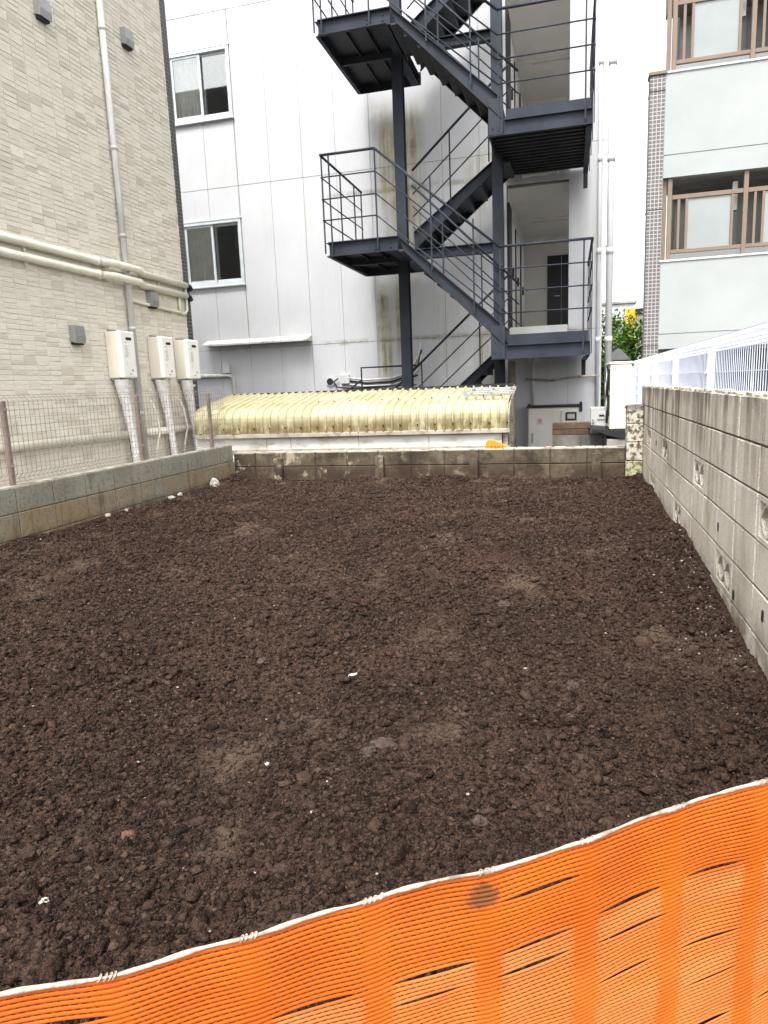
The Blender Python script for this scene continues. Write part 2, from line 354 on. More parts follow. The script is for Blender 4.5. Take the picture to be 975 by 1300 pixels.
def right_block_mat():
    t = NT('weathered_block'); s = t.xyz()
    c = t.mix(t.ramp(t.noise(2.2, 5), 0.3, 0.7), (0.60, 0.54, 0.46), (0.75, 0.69, 0.605))
    c = t.mix(t.math('MULTIPLY', t.rnd(), 0.22), c, (0.34, 0.305, 0.255))
    sp = t.ramp(t.noise(120, 4, 0.75), 0.53, 0.66); c = t.mix(t.math('MULTIPLY', sp, 0.4), c, (0.15, 0.13, 0.11))
    run = t.math('MULTIPLY', t.ramp(t.noise(1.0, 6, 0.62, mul=(1, 9.5, 0.40)), 0.43, 0.56), t.ramp(t.noise(1.3, 4, 0.6), 0.36, 0.58, 0.35, 1.0))
    high = t.ramp(s[2], 0.20, 0.85, 0.15, 1.0); far = t.ramp(s[1], 2.6, 5.5, 0.35, 1.0)
    f = t.math('MULTIPLY', t.math('MULTIPLY', run, high), far)
    c = t.mix(t.math('MULTIPLY', f, 0.85), c, (0.085, 0.068, 0.038))
    top = t.math('MULTIPLY', t.ramp(s[2], 0.86, 1.0), t.ramp(t.noise(2.0, 5, 0.6, mul=(1, 3, 1)), 0.35, 0.6))
    c = t.mix(t.math('MULTIPLY', top, 0.65), c, (0.055, 0.046, 0.03))
    blot = t.ramp(t.noise(3.0, 6, 0.72), 0.52, 0.66); c = t.mix(t.math('MULTIPLY', t.math('MULTIPLY', blot, far), 0.35), c, (0.17, 0.145, 0.10))
    green = t.math('MULTIPLY', t.ramp(t.noise(1.0, 5, 0.6, mul=(1, 4, 1.2)), 0.52, 0.7), t.ramp(s[2], 0.9, 0.2, 0.2, 0.9))
    c = t.mix(t.math('MULTIPLY', green, 0.45), c, (0.17, 0.19, 0.06))
    pit = t.ramp(t.noise(55, 5, 0.75), 0.56, 0.68); c = t.mix(t.math('MULTIPLY', pit, 0.45), c, (0.20, 0.175, 0.14))
    foot = t.math('MULTIPLY', t.ramp(s[2], 0.16, -0.10, 0.0, 1.0), t.ramp(t.noise(6, 5, 0.65), 0.3, 0.6))
    c = t.mix(t.math('MULTIPLY', foot, 0.8), c, (0.085, 0.062, 0.04))
    t.bump(t.noise(110, 4, 0.7), 0.9, 0.010)
    return t.fin(c, 0.95, 0, 0.2)
m_rblock = right_block_mat()

def left_block_mat():
    t = NT('ochre_stained_block'); s = t.xyz()
    c = t.mix(t.ramp(t.noise(2.5, 5), 0.3, 0.7), (0.20, 0.195, 0.155), (0.30, 0.29, 0.24))
    c = t.mix(t.math('MULTIPLY', t.rnd(), 0.25), c, (0.20, 0.19, 0.15))
    och = t.math('MULTIPLY', t.ramp(s[2], 0.33, 0.20, 0.0, 1.0), t.ramp(t.noise(1.3, 6, 0.6), 0.30, 0.62))
    c = t.mix(t.math('MULTIPLY', och, 0.85), c, (0.25, 0.18, 0.095))
    c = t.mix(t.ramp(t.noise(38, 6, 0.7), 0.48, 0.64, 0.0, 0.6), c, (0.10, 0.092, 0.065))
    c = t.mix(t.ramp(t.noise(5, 6, 0.72), 0.54, 0.68, 0.0, 0.6), c, (0.12, 0.105, 0.07))
    dk = t.math('MULTIPLY', t.ramp(t.noise(1.0, 6, 0.7, mul=(1, 8, 1.6)), 0.53, 0.68), t.ramp(s[2], 0.5, 0.2, 0.3, 1.0))
    c = t.mix(t.math('MULTIPLY', dk, 0.75), c, (0.10, 0.08, 0.055))
    foot = t.math('MULTIPLY', t.ramp(s[2], 0.14, 0.02, 0.0, 1.0), t.ramp(t.noise(7, 5, 0.65), 0.3, 0.6))
    c = t.mix(t.math('MULTIPLY', foot, 0.8), c, (0.055, 0.036, 0.024))
    t.bump(t.noise(130, 4, 0.7), 0.4, 0.005)
    return t.fin(c, 0.95, 0, 0.2)
m_lblock = left_block_mat()

def back_block_mat():
    t = NT('soil_stained_block'); s = t.xyz()
    c = t.mix(t.ramp(t.noise(2.0, 6, 0.65), 0.35, 0.65), (0.045, 0.036, 0.024), (0.19, 0.155, 0.105))
    c = t.mix(t.ramp(t.noise(3.3, 6, 0.75), 0.52, 0.62, 0.0, 0.8), c, (0.022, 0.018, 0.013))
    c = t.mix(t.math('MULTIPLY', t.rnd(), 0.7), c, (0.050, 0.040, 0.026))
    c = t.mix(t.ramp(t.noise(24, 6, 0.72), 0.50, 0.68, 0.0, 0.5), c, (0.03, 0.025, 0.017))
    low = t.math('MULTIPLY', t.ramp(s[2], 0.26, 0.06, 0.0, 1.0), t.ramp(t.noise(3, 6, 0.65), 0.28, 0.58))
    c = t.mix(t.math('MULTIPLY', low, 0.85), c, (0.042, 0.026, 0.018))
    pale = t.math('MULTIPLY', t.ramp(t.noise(4.5, 6, 0.7), 0.54, 0.64), t.ramp(s[0], -0.6, -3.4, 0.2, 1.0))
    c = t.mix(t.math('MULTIPLY', pale, 0.7), c, (0.42, 0.35, 0.26))
    topw = t.math('MULTIPLY', t.ramp(s[2], 0.335, 0.358), t.ramp(t.noise(5, 4), 0.3, 0.55))
    c = t.mix(t.math('MULTIPLY', topw, 0.8), c, (0.45, 0.42, 0.36))
    t.bump(t.noise(90, 5, 0.7), 0.6, 0.008)
    return t.fin(c, 0.95, 0, 0.2)
m_bblock = back_block_mat()
def pillar_mat():
    t = NT('flaking_white_block'); s = t.xyz()
    f = t.ramp(t.noise(20, 6, 0.68), 0.485, 0.55)
    c = t.mix(f, (0.50, 0.46, 0.38), (0.10, 0.085, 0.06))
    dark = t.math('MULTIPLY', t.ramp(s[2], 0.70, 0.80), 0.8); c = t.mix(dark, c, (0.075, 0.07, 0.06))
    gr = t.math('MULTIPLY', t.ramp(s[2], 0.28, 0.12, 0.0, 1.0), 0.75); c = t.mix(gr, c, t.mix(f, (0.36, 0.36, 0.20), (0.17, 0.18, 0.07)))
    t.bump(t.noise(60, 4, 0.6), 0.6, 0.008); return t.fin(c, 0.95, 0, 0.2)
m_pblock = pillar_mat()
m_mortar = M('mortar', (0.060, 0.050, 0.038), 0.95, 0.3, 12, 0.4, 90)
m_mortar_l = M('pale_mortar', (0.11, 0.095, 0.07), 0.95, 0.3, 12, 0.4, 90)
m_cap = M('mortar_cap', (0.40, 0.37, 0.31), 0.95, 0.35, 8, 0.6, 60, dirt=(0.10, 0.085, 0.06), dirt_amt=0.8)

def roof_mat():
    t = NT('yellowed_plastic_sheet'); s = t.xyz()
    c = t.mix(t.ramp(t.noise(2.2, 5, 0.6), 0.3, 0.7), (0.36, 0.325, 0.185), (0.49, 0.455, 0.30))
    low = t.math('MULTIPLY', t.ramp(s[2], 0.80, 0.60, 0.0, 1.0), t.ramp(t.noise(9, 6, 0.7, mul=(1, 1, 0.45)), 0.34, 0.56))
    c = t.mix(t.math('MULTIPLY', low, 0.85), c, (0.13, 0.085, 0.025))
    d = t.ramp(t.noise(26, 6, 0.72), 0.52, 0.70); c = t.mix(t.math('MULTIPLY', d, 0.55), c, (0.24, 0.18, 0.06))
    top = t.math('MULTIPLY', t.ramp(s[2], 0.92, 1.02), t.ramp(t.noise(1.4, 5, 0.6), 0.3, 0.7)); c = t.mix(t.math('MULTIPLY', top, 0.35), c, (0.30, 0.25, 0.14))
    b = t.b; b.inputs['Transmission Weight'].default_value = 0.0
    b.inputs['Subsurface Weight'].default_value = 0.0
    t.bump(t.noise(140, 3), 0.2, 0.003)
    return t.fin(c, 0.6, 0, 0.3)
m_roof = roof_mat()
m_rust = M('rusty_gutter', (0.36, 0.32, 0.26), 0.7, 0.15, 6, dirt=(0.10, 0.055, 0.03), dirt_amt=0.9, dirt_scale=(6, 6, 6))
m_panelwhite = M('stained_white_panel', (0.60, 0.585, 0.55), 0.6, 0.08, 3, dirt=(0.25, 0.20, 0.13), dirt_amt=0.7, dirt_scale=(2, 2, 6))

# ------------------------------------------------------------------ setting: ground sheets
g = MB(); g.quad((-400, -400, -0.62), (400, -400, -0.62), (400, 600, -0.62), (-400, 600, -0.62))
tag(g.build('ground', m_asphalt), 'dark asphalt ground running under the whole neighbourhood', 'ground', kind='structure')
g = MB(); g.box(-5.34, -4.22, 1.0, 9.6, -0.6, 0.22)
tag(g.build('side_path', m_concrete), 'narrow concrete strip between tiled building and block wall', 'path', kind='structure')
g = MB(); g.box(0.90, 3.2, 1.0, 12.6, -0.6, 0.30)
tag(g.build('neighbour_path', m_concrete), 'concrete strip behind the white mesh fence', 'path', kind='structure')

# soil of the empty lot
xs = np.arange(-4.12, 0.801, 0.0105)
ys = [0.25]
while ys[-1] < 7.99: ys.append(ys[-1]+0.0042+0.0019*ys[-1])
ys = np.array(ys); GX, GY = np.meshgrid(xs, ys)
GZ = height(GX, GY)
def grid_mesh(name, GX, GY, GZ, mat):
    ny, nx = GX.shape; me = bpy.data.meshes.new(name)
    co = np.stack([GX, GY, GZ], -1).reshape(-1, 3).astype(np.float32)
    i = (np.arange(ny-1)[:, None]*nx+np.arange(nx-1)[None, :]).ravel()
    fc = np.stack([i, i+1, i+nx+1, i+nx], -1).astype(np.int32)
    me.vertices.add(len(co)); me.vertices.foreach_set('co', co.ravel())
    me.loops.add(fc.size); me.loops.foreach_set('vertex_index', fc.ravel())
    me.polygons.add(len(fc)); me.polygons.foreach_set('loop_start', np.arange(0, fc.size, 4, dtype=np.int32)); me.polygons.foreach_set('loop_total', np.full(len(fc), 4, np.int32))
    me.polygons.foreach_set('use_smooth', np.ones(len(fc), bool))
    me.materials.append(mat); me.update(); me.validate(); return me
soil = link('soil', grid_mesh('soil', GX, GY, GZ, m_soil))
tag(soil, 'dark brown bare soil of the empty lot', 'soil', kind='structure')

# loose clods
ICO_V = []
ph = (1+5**0.5)/2
for a, b in ((1, ph), (-1, ph), (1, -ph), (-1, -ph)): ICO_V += [(a, b, 0), (0, a, b), (b, 0, a)]
ICO_V = np.array(ICO_V, float); ICO_V /= np.linalg.norm(ICO_V[0])
ICO_F = []
for i in range(12):
    for j in range(i+1, 12):
        for k in range(j+1, 12):
            d = [np.linalg.norm(ICO_V[a]-ICO_V[b]) for a, b in ((i, j), (j, k), (i, k))]
            if max(d) < 1.1:
                n = np.cross(ICO_V[j]-ICO_V[i], ICO_V[k]-ICO_V[i]); ICO_F.append((i, j, k) if np.dot(n, ICO_V[i]) > 0 else (i, k, j))
ICO_F = np.array(ICO_F)
def subdiv(V, F):
    V = list(map(tuple, V)); cache = {}; out = []
    def mid(a, b):
        k = (min(a, b), max(a, b))
        if k not in cache:
            p = (np.array(V[a])+np.array(V[b])); p /= np.linalg.norm(p); cache[k] = len(V); V.append(tuple(p))
        return cache[k]
    for a, b, c in F:
        x, y, z = mid(a, b), mid(b, c), mid(c, a); out += [(a, x, z), (x, b, y), (z, y, c), (x, y, z)]
    return np.array(V), np.array(out)
ICO2_V, ICO2_F = subdiv(ICO_V, ICO_F)
def scatter(name, px, py, rad, mat, V, F, sink=0.25, flat=0.75, jit=0.35, label=None, cat=None, smooth=False):
    n = len(px); nv = len(V)
    co = V[None]*(1+rng.uniform(-jit, jit, (n, nv, 1)))
    co = co*rng.uniform(0.5, 1.35, (n, 1, 3))*np.array([1, 1, flat])
    th = rng.uniform(0, 2*math.pi, n); c, s = np.cos(th)[:, None], np.sin(th)[:, None]
    x = co[..., 0]*c-co[..., 1]*s; y = co[..., 0]*s+co[..., 1]*c
    co = np.stack([x, y, co[..., 2]], -1)*rad[:, None, None]
    co += np.stack([px, py, height(px, py)+rad*sink], -1)[:, None]
    fc = (F[None]+(np.arange(n)*nv)[:, None, None]).reshape(-1, 3).astype(np.int32)
    me = bpy.data.meshes.new(name); co = co.reshape(-1, 3).astype(np.float32)
    me.vertices.add(len(co)); me.vertices.foreach_set('co', co.ravel()); me.loops.add(fc.size); me.loops.foreach_set('vertex_index', fc.ravel())
    me.polygons.add(len(fc)); me.polygons.foreach_set('loop_start', np.arange(0, fc.size, 3, dtype=np.int32)); me.polygons.foreach_set('loop_total', np.full(len(fc), 3, np.int32))
    if smooth: me.polygons.foreach_set('use_smooth', np.ones(len(fc), bool))
    me.materials.append(mat); me.update()
    return tag(link(name, me), label, cat, kind='stuff')
def sample(n, ymin, ymax, power):
    y = ymin+(ymax-ymin)*rng.uniform(0, 1, n)**power; x = rng.uniform(-4.05, 0.74, n)
    ok = (x > -0.95*y-0.6) & (y > 1.30+0.668*x); return x[ok], y[ok]
def patch(x, y):
    return pn(x*1.1, y*1.1, 31)+0.6*pn(x*3, y*3, 32) > -0.30-0.4*rng.uniform(0, 1, len(x))
OCT_V = np.array([(1, 0, 0), (-1, 0, 0), (0, 1, 0), (0, -1, 0), (0, 0, 1), (0, 0, -1)], float)
OCT_F = np.array([(0, 2, 4), (2, 1, 4), (1, 3, 4), (3, 0, 4), (2, 0, 5), (1, 2, 5), (3, 1, 5), (0, 3, 5)])
x, y = sample(160000, 0.7, 7.9, 1.35); k = patch(x, y); x, y = x[k], y[k]
r = 0.0026+0.0022*rng.exponential(1.0, len(x))*(0.8+0.16*y); r = np.clip(r, 0.002, 0.013)
scatter('soil_crumbs', x, y, r, m_crumb, OCT_V, OCT_F, sink=0.35, jit=0.4, label='fine dark crumbs strewn over the whole lot', cat='crumbs')
x, y = sample(62000, 0.7, 7.9, 1.4); k = patch(x, y); x, y = x[k], y[k]
r = 0.0042+0.0034*rng.exponential(1.0, len(x))*(0.75+0.14*y); r = np.clip(r, 0.004, 0.022)
scatter('soil_clods', x, y, r, m_clod, ICO_V, ICO_F, sink=0.36, jit=0.58, label='small dark clods strewn over the whole lot', cat='clods')
x, y = sample(1100, 0.8, 7.8, 1.25); r = np.clip(0.012+0.007*rng.exponential(1.0, len(x)), 0.012, 0.040)
scatter('large_soil_clods', x, y, r, m_soil, ICO2_V, ICO2_F, sink=0.25, jit=0.34, label='fist sized dark clods half sunk in the soil', cat='clods')
# pale fragments: thin everywhere, thick along the right wall
x, y = sample(700, 0.8, 7.9, 1.2); x2 = 0.74-np.abs(rng.normal(0, 0.13, 420)); y2 = rng.normal(3.9, 0.75, 420); x3 = -4.08+np.abs(rng.normal(0, 0.12, 60)); y3 = rng.uniform(4.2, 7.6, 60)
x = np.concatenate([x, x2, x3]); y = np.concatenate([y, y2, y3]); r = 0.0022+0.0030*rng.exponential(0.8, len(x)); r = np.clip(r*0.75, 0.0015, 0.009)
scatter('pale_fragments', x, y, r, m_chip, ICO_V, ICO_F, sink=0.5, flat=0.6, label='scattered pale plaster and shell fragments on the soil', cat='fragments')

# ================================================================== left tiled building
XL = -5.35
tb = thing('tiled_building', 'beige brick-tiled building on the left with grey downpipe', 'building', (XL, 5, 0.2))
core = MB(); core.box(XL-5, XL-0.0015, 0.5, 9.40, -0.6, 8.2)
core.build('wall', m_grout, tb)
TL = 0.178
rows = []; z = 0.42; i = 0; hs = (0.050, 0.046, 0.054, 0.050)
while z < 6.9: rows.append((z, hs[i % 4], i)); z += hs[i % 4]; i += 1
tiles = []
y = 4.25; cj = 0
while y < 9.285:
    y0, y1 = y, min(y+TL-0.007, 9.285); i = 0
    while i < len(rows) and y1-y0 > 0.02:
        z, h, _ = rows[i]
        if random.random() < 0.16 and i+1 < len(rows): h += rows[i+1][1]; i += 1
        i += 1
        tiles.append((y0, y1, z, h, min(int(abs(random.gauss(0, 1.35))), 4), random.uniform(-0.0022, 0.0022)))
    y += TL
def px_size(t):
    d = math.hypot(XL, (t[0]+t[1])/2); yy = (t[0]+t[1])/2; zz = t[2]
    vis = yy > 5.45+0.12*max(0, zz-0.5) and zz < 0.55*yy+1.2 and zz > 0.62
    return (t[1]-t[0] > 0.15, vis, -d-0.3*abs(zz-2))
tiles.sort(key=px_size, reverse=True)
tile_mesh = {}
for (y0, y1, z, h, mi, dx) in tiles[:300]:
    key = (round(h, 4), mi, round(y1-y0, 3))
    if key not in tile_mesh:
        m = MB(); L2 = (y1-y0)/2; m.cbox(-0.012, 0.0035, -L2, L2, 0, h-0.009, 0.0018); tile_mesh[key] = m.mesh('tile', m_tiles[mi])
    link('tile', tile_mesh[key], tb, (XL+dx, (y0+y1)/2, z))
m = MB()
for (y0, y1, z, h, mi, dx) in tiles[300:]:
    m.cur = mi; m.cbox(XL-0.012+dx, XL+0.0035+dx, y0, y1, z, z+h-0.009, 0.0018)
tag(m.build('tile_field', m_tiles, tb), kind='stuff')
B('corner_trim', m_mosaic_dark_y, tb, (XL-0.01, XL+0.008, 9.287, 9.42, 0.3, 8.2))
B('end_wall_trim', m_mosaic_dark, tb, (XL-3, XL-0.012, 9.402, 9.425, 0.3, 8.2))
B('base_band', m_tiles[1], tb, (XL-0.05, XL+0.012, 0.6, 9.41, 0.0, 0.41), c=0.006)
# grey downpipe with collars
dp = MB(); dp.tube([(XL+0.055, 7.86, 8.1), (XL+0.055, 7.86, 0.22)], 0.037, 14); dpo = dp.build('downpipe', m_pipe_grey, tb, True)
for zz in (5.35, 4.05, 3.05, 1.95, 0.9):
    MB().tube([(XL+0.055, 7.86, zz-0.022), (XL+0.055, 7.86, zz+0.022)], 0.042, 14).build('collar', m_pipe_grey, dpo, True)
    B('pipe_bracket', m_metal, dpo, (XL, XL+0.03, 7.835, 7.885, zz-0.04, zz-0.026))
# cream refrigerant pipe covers with a bridge over the downpipe
def pipe_cover(zz, yend, out):
    n = 0.044
    pts = [(XL+0.05, 1.0, zz+0.05), (XL+0.05, 7.35, zz+0.012), (XL+out, 7.52, zz+0.010), (XL+out, 8.02, zz+0.004), (XL+0.05, 8.20, zz-0.004), (XL+0.05, yend, zz-0.02)]
    o = MB().tube(pts, n, 12).build('pipe_cover', m_cream, tb, True)
    for yy in (7.30, 7.46):
        MB().tube([(XL+0.05, yy-0.03, zz+0.013), (XL+0.05, yy+0.03, zz+0.012)], n+0.008, 12).build('joint_sleeve', m_cream, o, True)
    for yy in (6.2, 8.6): B('clip', m_cream, o, (XL, XL+0.03, yy-0.015, yy+0.015, zz-0.065, zz+0.075))
    MB().tube([(XL+0.05, yend, zz-0.02), (XL+0.05, yend+0.10, zz-0.03), (XL+0.03, yend+0.16, zz-0.05)], 0.036, 10).build('rubber_end', m_black, o, True)
pipe_cover(2.66, 9.26, 0.125)
pipe_cover(2.515, 9.24, 0.125)
# thin cream drain pipe loop under the covers
MB().tube([(XL+0.03, 7.93, 2.30), (XL+0.03, 8.6, 2.27), (XL+0.03, 9.20, 2.245), (XL+0.03, 9.27, 2.30), (XL+0.03, 9.27, 2.62)], 0.020, 8).build('drain_pipe', m_cream, tb, True)
MB().tube([(XL+0.03, 9.08, 2.25), (XL+0.03, 9.08, 2.50)], 0.020, 8).build('drain_pipe', m_cream, tb, True)
# low cream pipe cover along the base
MB().tube([(XL+0.05, 1.0, 0.72), (XL+0.05, 7.78, 0.645)], 0.05, 12).build('pipe_cover', m_cream, tb, True)
MB().tube([(XL+0.05, 7.95, 0.645), (XL+0.05, 9.2, 0.63)], 0.05, 12).build('pipe_cover', m_cream, tb, True)
# grey vent hoods
for (yy, zz) in ((6.87, 5.10), (8.38, 5.46), (8.39, 2.355), (6.83, 1.815)):
    v = MB(); v.prism([(XL, zz-0.07), (XL+0.075, zz-0.095), (XL+0.085, zz-0.02), (XL+0.075, zz+0.095), (XL, zz+0.10)], 'y', yy-0.085, yy+0.085)
    o = v.build('vent_hood', m_metal, tb)
    B('louvre', m_black, o, (XL+0.004, XL+0.06, yy-0.07, yy+0.07, zz-0.112, zz-0.088))

# ------------------------------------------------------------------ water heaters on the wall
def heater(y0, w, z0, z1, label, tall):
    t = thing('water_heater', label, 'water heater', (XL+0.1, y0+w/2, z0), 'wall-hung water heaters')
    B('casing', m_heater_side, t, (XL+0.006, XL+0.155, y0+0.006, y0+w-0.006, z0+0.004, z1-0.004), c=0.006)
    m = MB(); m.cbox(XL+0.150, XL+0.215, y0, y0+w, z0, z1, 0.014); f = m.build('front_cover', m_heater, t)
    xf = XL+0.2155; yc = y0+w*0.56
    sl = [(yc-0.055+0.018*(1-math.cos(a))*0, 0) for a in ()]
    cap = []
    for k in range(16):
        a = 2*math.pi*k/16; cap.append((yc+(0.040 if math.cos(a) > 0 else -0.040)+0.017*math.cos(a), z1-0.088+0.017*math.sin(a)))
    MB().prism(cap, 'x', xf, xf+0.003).build('exhaust_slot', m_black, f)
    # rows of small print and marks
    m = MB(); y = y0+w*0.26
    for r in range(9):
        L = random.uniform(0.04, 0.085)
        m.box(xf, xf+0.0012, y, y+L, z1-0.175-0.0165*r, z1-0.170-0.0165*r)
    m.box(xf, xf+0.0012, y, y+0.035, z1-0.135, z1-0.126); m.build('instruction_print', m_print, f)
    m = MB()
    for (dy, dz) in ((0.3, 0.36), (0.3, 0.385), (0.86, 0.34), (0.86, 0.365), (0.86, 0.40), (0.22, 0.30)):
        m.cbox(xf, xf+0.002, y0+w*dy, y0+w*dy+0.012, z1-dz, z1-dz+0.008, 0.0008)
    m.build('screw_heads', m_print, f)
    m = MB(); m.box(xf, xf+0.0012, y0+w*0.62, y0+w*0.62+0.028, z0+0.075, z0+0.105); m.box(xf, xf+0.0012, y0+w*0.42, y0+w*0.42+0.05, z0+0.04, z0+0.052); m.build('label_plate', m_print, f)
    B('bottom_rail', m_metal, t, (XL+0.02, XL+0.14, y0+0.02, y0+w-0.02, z0-0.018, z0+0.003))
    B('wall_bracket', m_metal, t, (XL+0.001, XL+0.012, y0+0.06, y0+w-0.06, z1-0.003, z1+0.03))
    # lagged pipes running down and converging
    a = (XL+0.10, y0+0.10, z0-0.01)
    pts = [a, (XL+0.10, y0+0.11, z0-0.10), (XL+0.11, y0+0.16, z0-0.40), (XL+0.12, y0+0.20, z0-0.75), (XL+0.13, y0+0.21, 0.23)]
    wrap = []
    P = [np.array(p) for p in pts]; rr = [0.085, 0.080, 0.056, 0.046, 0.046]
    for k in range(33):
        u = k/32*(len(P)-1); q = min(int(u), len(P)-2); fr = u-q
        wrap.append((tuple(P[q]*(1-fr)+P[q+1]*fr), (rr[q]*(1-fr)+rr[q+1]*fr)*(1+(0.05 if k % 2 else -0.04))))
    MB().tube([p for p, _ in wrap], [q for _, q in wrap], 12).build('pipe_lagging', m_lag, t, True)
    m = MB(); m.tube([(XL+0.09, y0+w-0.05, z0), (XL+0.09, y0+w-0.05, 0.23)], 0.013, 8); m.build('gas_pipe', m_metal, t, True)
    m = MB(); m.tube([(XL+0.06, y0+w-0.10, z0), (XL+0.05, y0+w-0.09, z0-0.35), (XL+0.06, y0+w-0.05, 0.24)], 0.011, 8); m.build('water_pipe', m_black, t, True)
    m = MB(); m.tube([(XL+0.09, y0+w-0.075, z0-0.09), (XL+0.09, y0+w+0.0, z0-0.09)], 0.022, 8); m.build('valve', m_heater, t, True)
    if tall:
        m = MB(); m.tube([(XL+0.08, y0+tall, 1.05), (XL+0.10, y0+tall+0.06, 0.92), (XL+0.12, y0+tall+0.09, 0.66), (XL+0.10, y0+tall+0.02, 0.45), (XL+0.08, y0+tall-0.02, 0.23)], 0.014, 8); m.build('cable', m_cream, t, True)
heater(7.355, 0.285, 1.335, 1.885, 'white wall-hung water heater nearest the camera, standing apart', -0.0)
heater(8.225, 0.285, 1.332, 1.870, 'middle of the three white wall-hung water heaters', -0.16)
heater(8.86, 0.320, 1.325, 1.865, 'farthest white water heater, beside the corner of the tiled building', -0.10)

# ================================================================== block walls
_bm = {}
def block(parent, mat, cx, cy, cz, dx, dy, dz, c=0.005, jit=0.0, name='block'):
    k = (mat.name, round(dx, 3), round(dy, 3), round(dz, 3), round(c, 4))
    if k not in _bm:
        m = MB(); m.cbox(-dx/2, dx/2, -dy/2, dy/2, -dz/2, dz/2, c); _bm[k] = m.mesh(name, mat)
    return link(name, _bm[k], parent, (cx+random.uniform(-jit, jit), cy+random.uniform(-jit, jit), cz))

# left low wall
lw = thing('block_wall', 'low ochre-stained concrete block wall under the brown wire fence', 'block wall', (-4.15, 5, -0.3))
B('mortar_core', m_mortar_l, lw, (-4.193, -4.1055, 1.58, 7.952, -0.6, 0.448))
yb = 7.955
n = 0
while yb > 1.7:
    for r in range(4):
        block(lw, m_lblock, -4.15, yb-0.197, 0.46-0.2*r-0.098, 0.10, 0.392, 0.193, 0.004, 0.0015)
    yb -= 0.4
B('mortar_topping', m_cap, lw, (-4.19, -4.112, 1.6, 7.95, 0.4565, 0.466))

# right wall, with pierced decorative blocks
rw = thing('block_wall', 'tall streaked concrete block wall with pierced decorative blocks on the right', 'block wall', (0.82, 5, -0.3))
def pierced_mesh():
    m = MB(); W, H, D = 0.392, 0.192, 0.10     # Y length, Z height, X depth
    def bx(y0, y1, z0, z1): m.box(-D/2, D/2, y0, y1, z0, z1)
    f = 0.022
    bx(-W/2, W/2, -H/2, -H/2+f); bx(-W/2, W/2, H/2-f, H/2); bx(-W/2, -W/2+0.03, -H/2+f, H/2-f); bx(W/2-0.03, W/2, -H/2+f, H/2-f)
    x0, x1 = -D/2+0.006, -D/2+0.045
    zi, yi = H/2-f, W/2-0.03
    def curve(fn, n=14, w=0.0075):
        P = [fn(k/n) for k in range(n+1)]; up_, dn = [], []
        for k, (a, b) in enumerate(P):
            a0, b0 = P[max(k-1, 0)]; a1, b1 = P[min(k+1, n)]; l = math.hypot(a1-a0, b1-b0); nx, ny = -(b1-b0)/l, (a1-a0)/l
            up_.append((a+nx*w, b+ny*w)); dn.append((a-nx*w, b-ny*w))
        for k in range(n): m.prism([dn[k], dn[k+1], up_[k+1], up_[k]], 'x', x0, x1)
    # two crossing waves and a lens in the middle
    curve(lambda t: (-yi+2*yi*t, 0.9*zi*math.sin(t*2*math.pi)))
    curve(lambda t: (-yi+2*yi*t, -0.9*zi*math.sin(t*2*math.pi)))
    m.prism([(-0.006, -zi), (0.006, -zi), (0.006, zi), (-0.006, zi)], 'x', x0+0.004, x1-0.03)
    return m.mesh('pierced_block', m_rblock)
pm_ = pierced_mesh()
PIERCED = [(2, 1), (2, 4), (2, 8), (2, 12), (4, 2), (4, 6), (4, 10)]
cells = [(1.62, 8.172, -0.6, 0.985)]
for (r, k_) in PIERCED: cells = subtract(cells, (7.98-0.4*k_-0.397, 7.98-0.4*k_-0.003, 1.0-0.2*r-0.197, 1.0-0.2*r-0.003))
B('mortar_core', m_mortar, rw, *[(0.776, 0.862, a_, b_, c_, d_) for (a_, b_, c_, d_) in cells])
B('shade_backing', m_soil, rw, *[(0.850, 0.860, 7.98-0.4*k_-0.396, 7.98-0.4*k_-0.004, 1.0-0.2*r-0.196, 1.0-0.2*r-0.004) for (r, k_) in PIERCED])  # added dark sheet behind the open piercings, stands for shade in the holes
for r in range(8): block(rw, m_rblock, 0.82, 8.08, 1.0-0.2*r-0.1, 0.10, 0.189, 0.1920, 0.0045, 0.002)
yb = 7.98; kk = 0
while yb > 1.7:
    for r in range(8):
        zc = 1.0-0.2*r-0.1
        if (r, kk) in PIERCED:
            link('pierced_block', pm_, rw, (0.82, yb-0.2, zc))
        else: block(rw, m_rblock, 0.82, yb-0.2, zc, 0.10, 0.3890, 0.1920, 0.0045, 0.002)
    yb -= 0.4; kk += 1
m = MB()
for k in range(70):
    y0 = 8.17-k*0.092-random.uniform(0, 0.02); m.cbox(0.775+random.uniform(0, 0.02), 0.866-random.uniform(0, 0.02), y0-random.uniform(0.05, 0.095), y0, 0.992, 1.003+random.uniform(0.001, 0.012), 0.003)
tag(m.build('mortar_crumbs', m_cap, rw), kind='stuff')
for (yy, zz) in ((3.93, 0.30), (3.0, 0.12), (6.75, 0.50), (3.52, 0.05)):   # weep holes
    MB().prism([(yy+0.013*math.cos(a), zz+0.028*math.sin(a)+0.006*math.sin(3*a)) for a in [2*math.pi*q/12 for q in range(12)]], 'x', 0.7655, 0.78).build('weep_hole', m_black, rw)

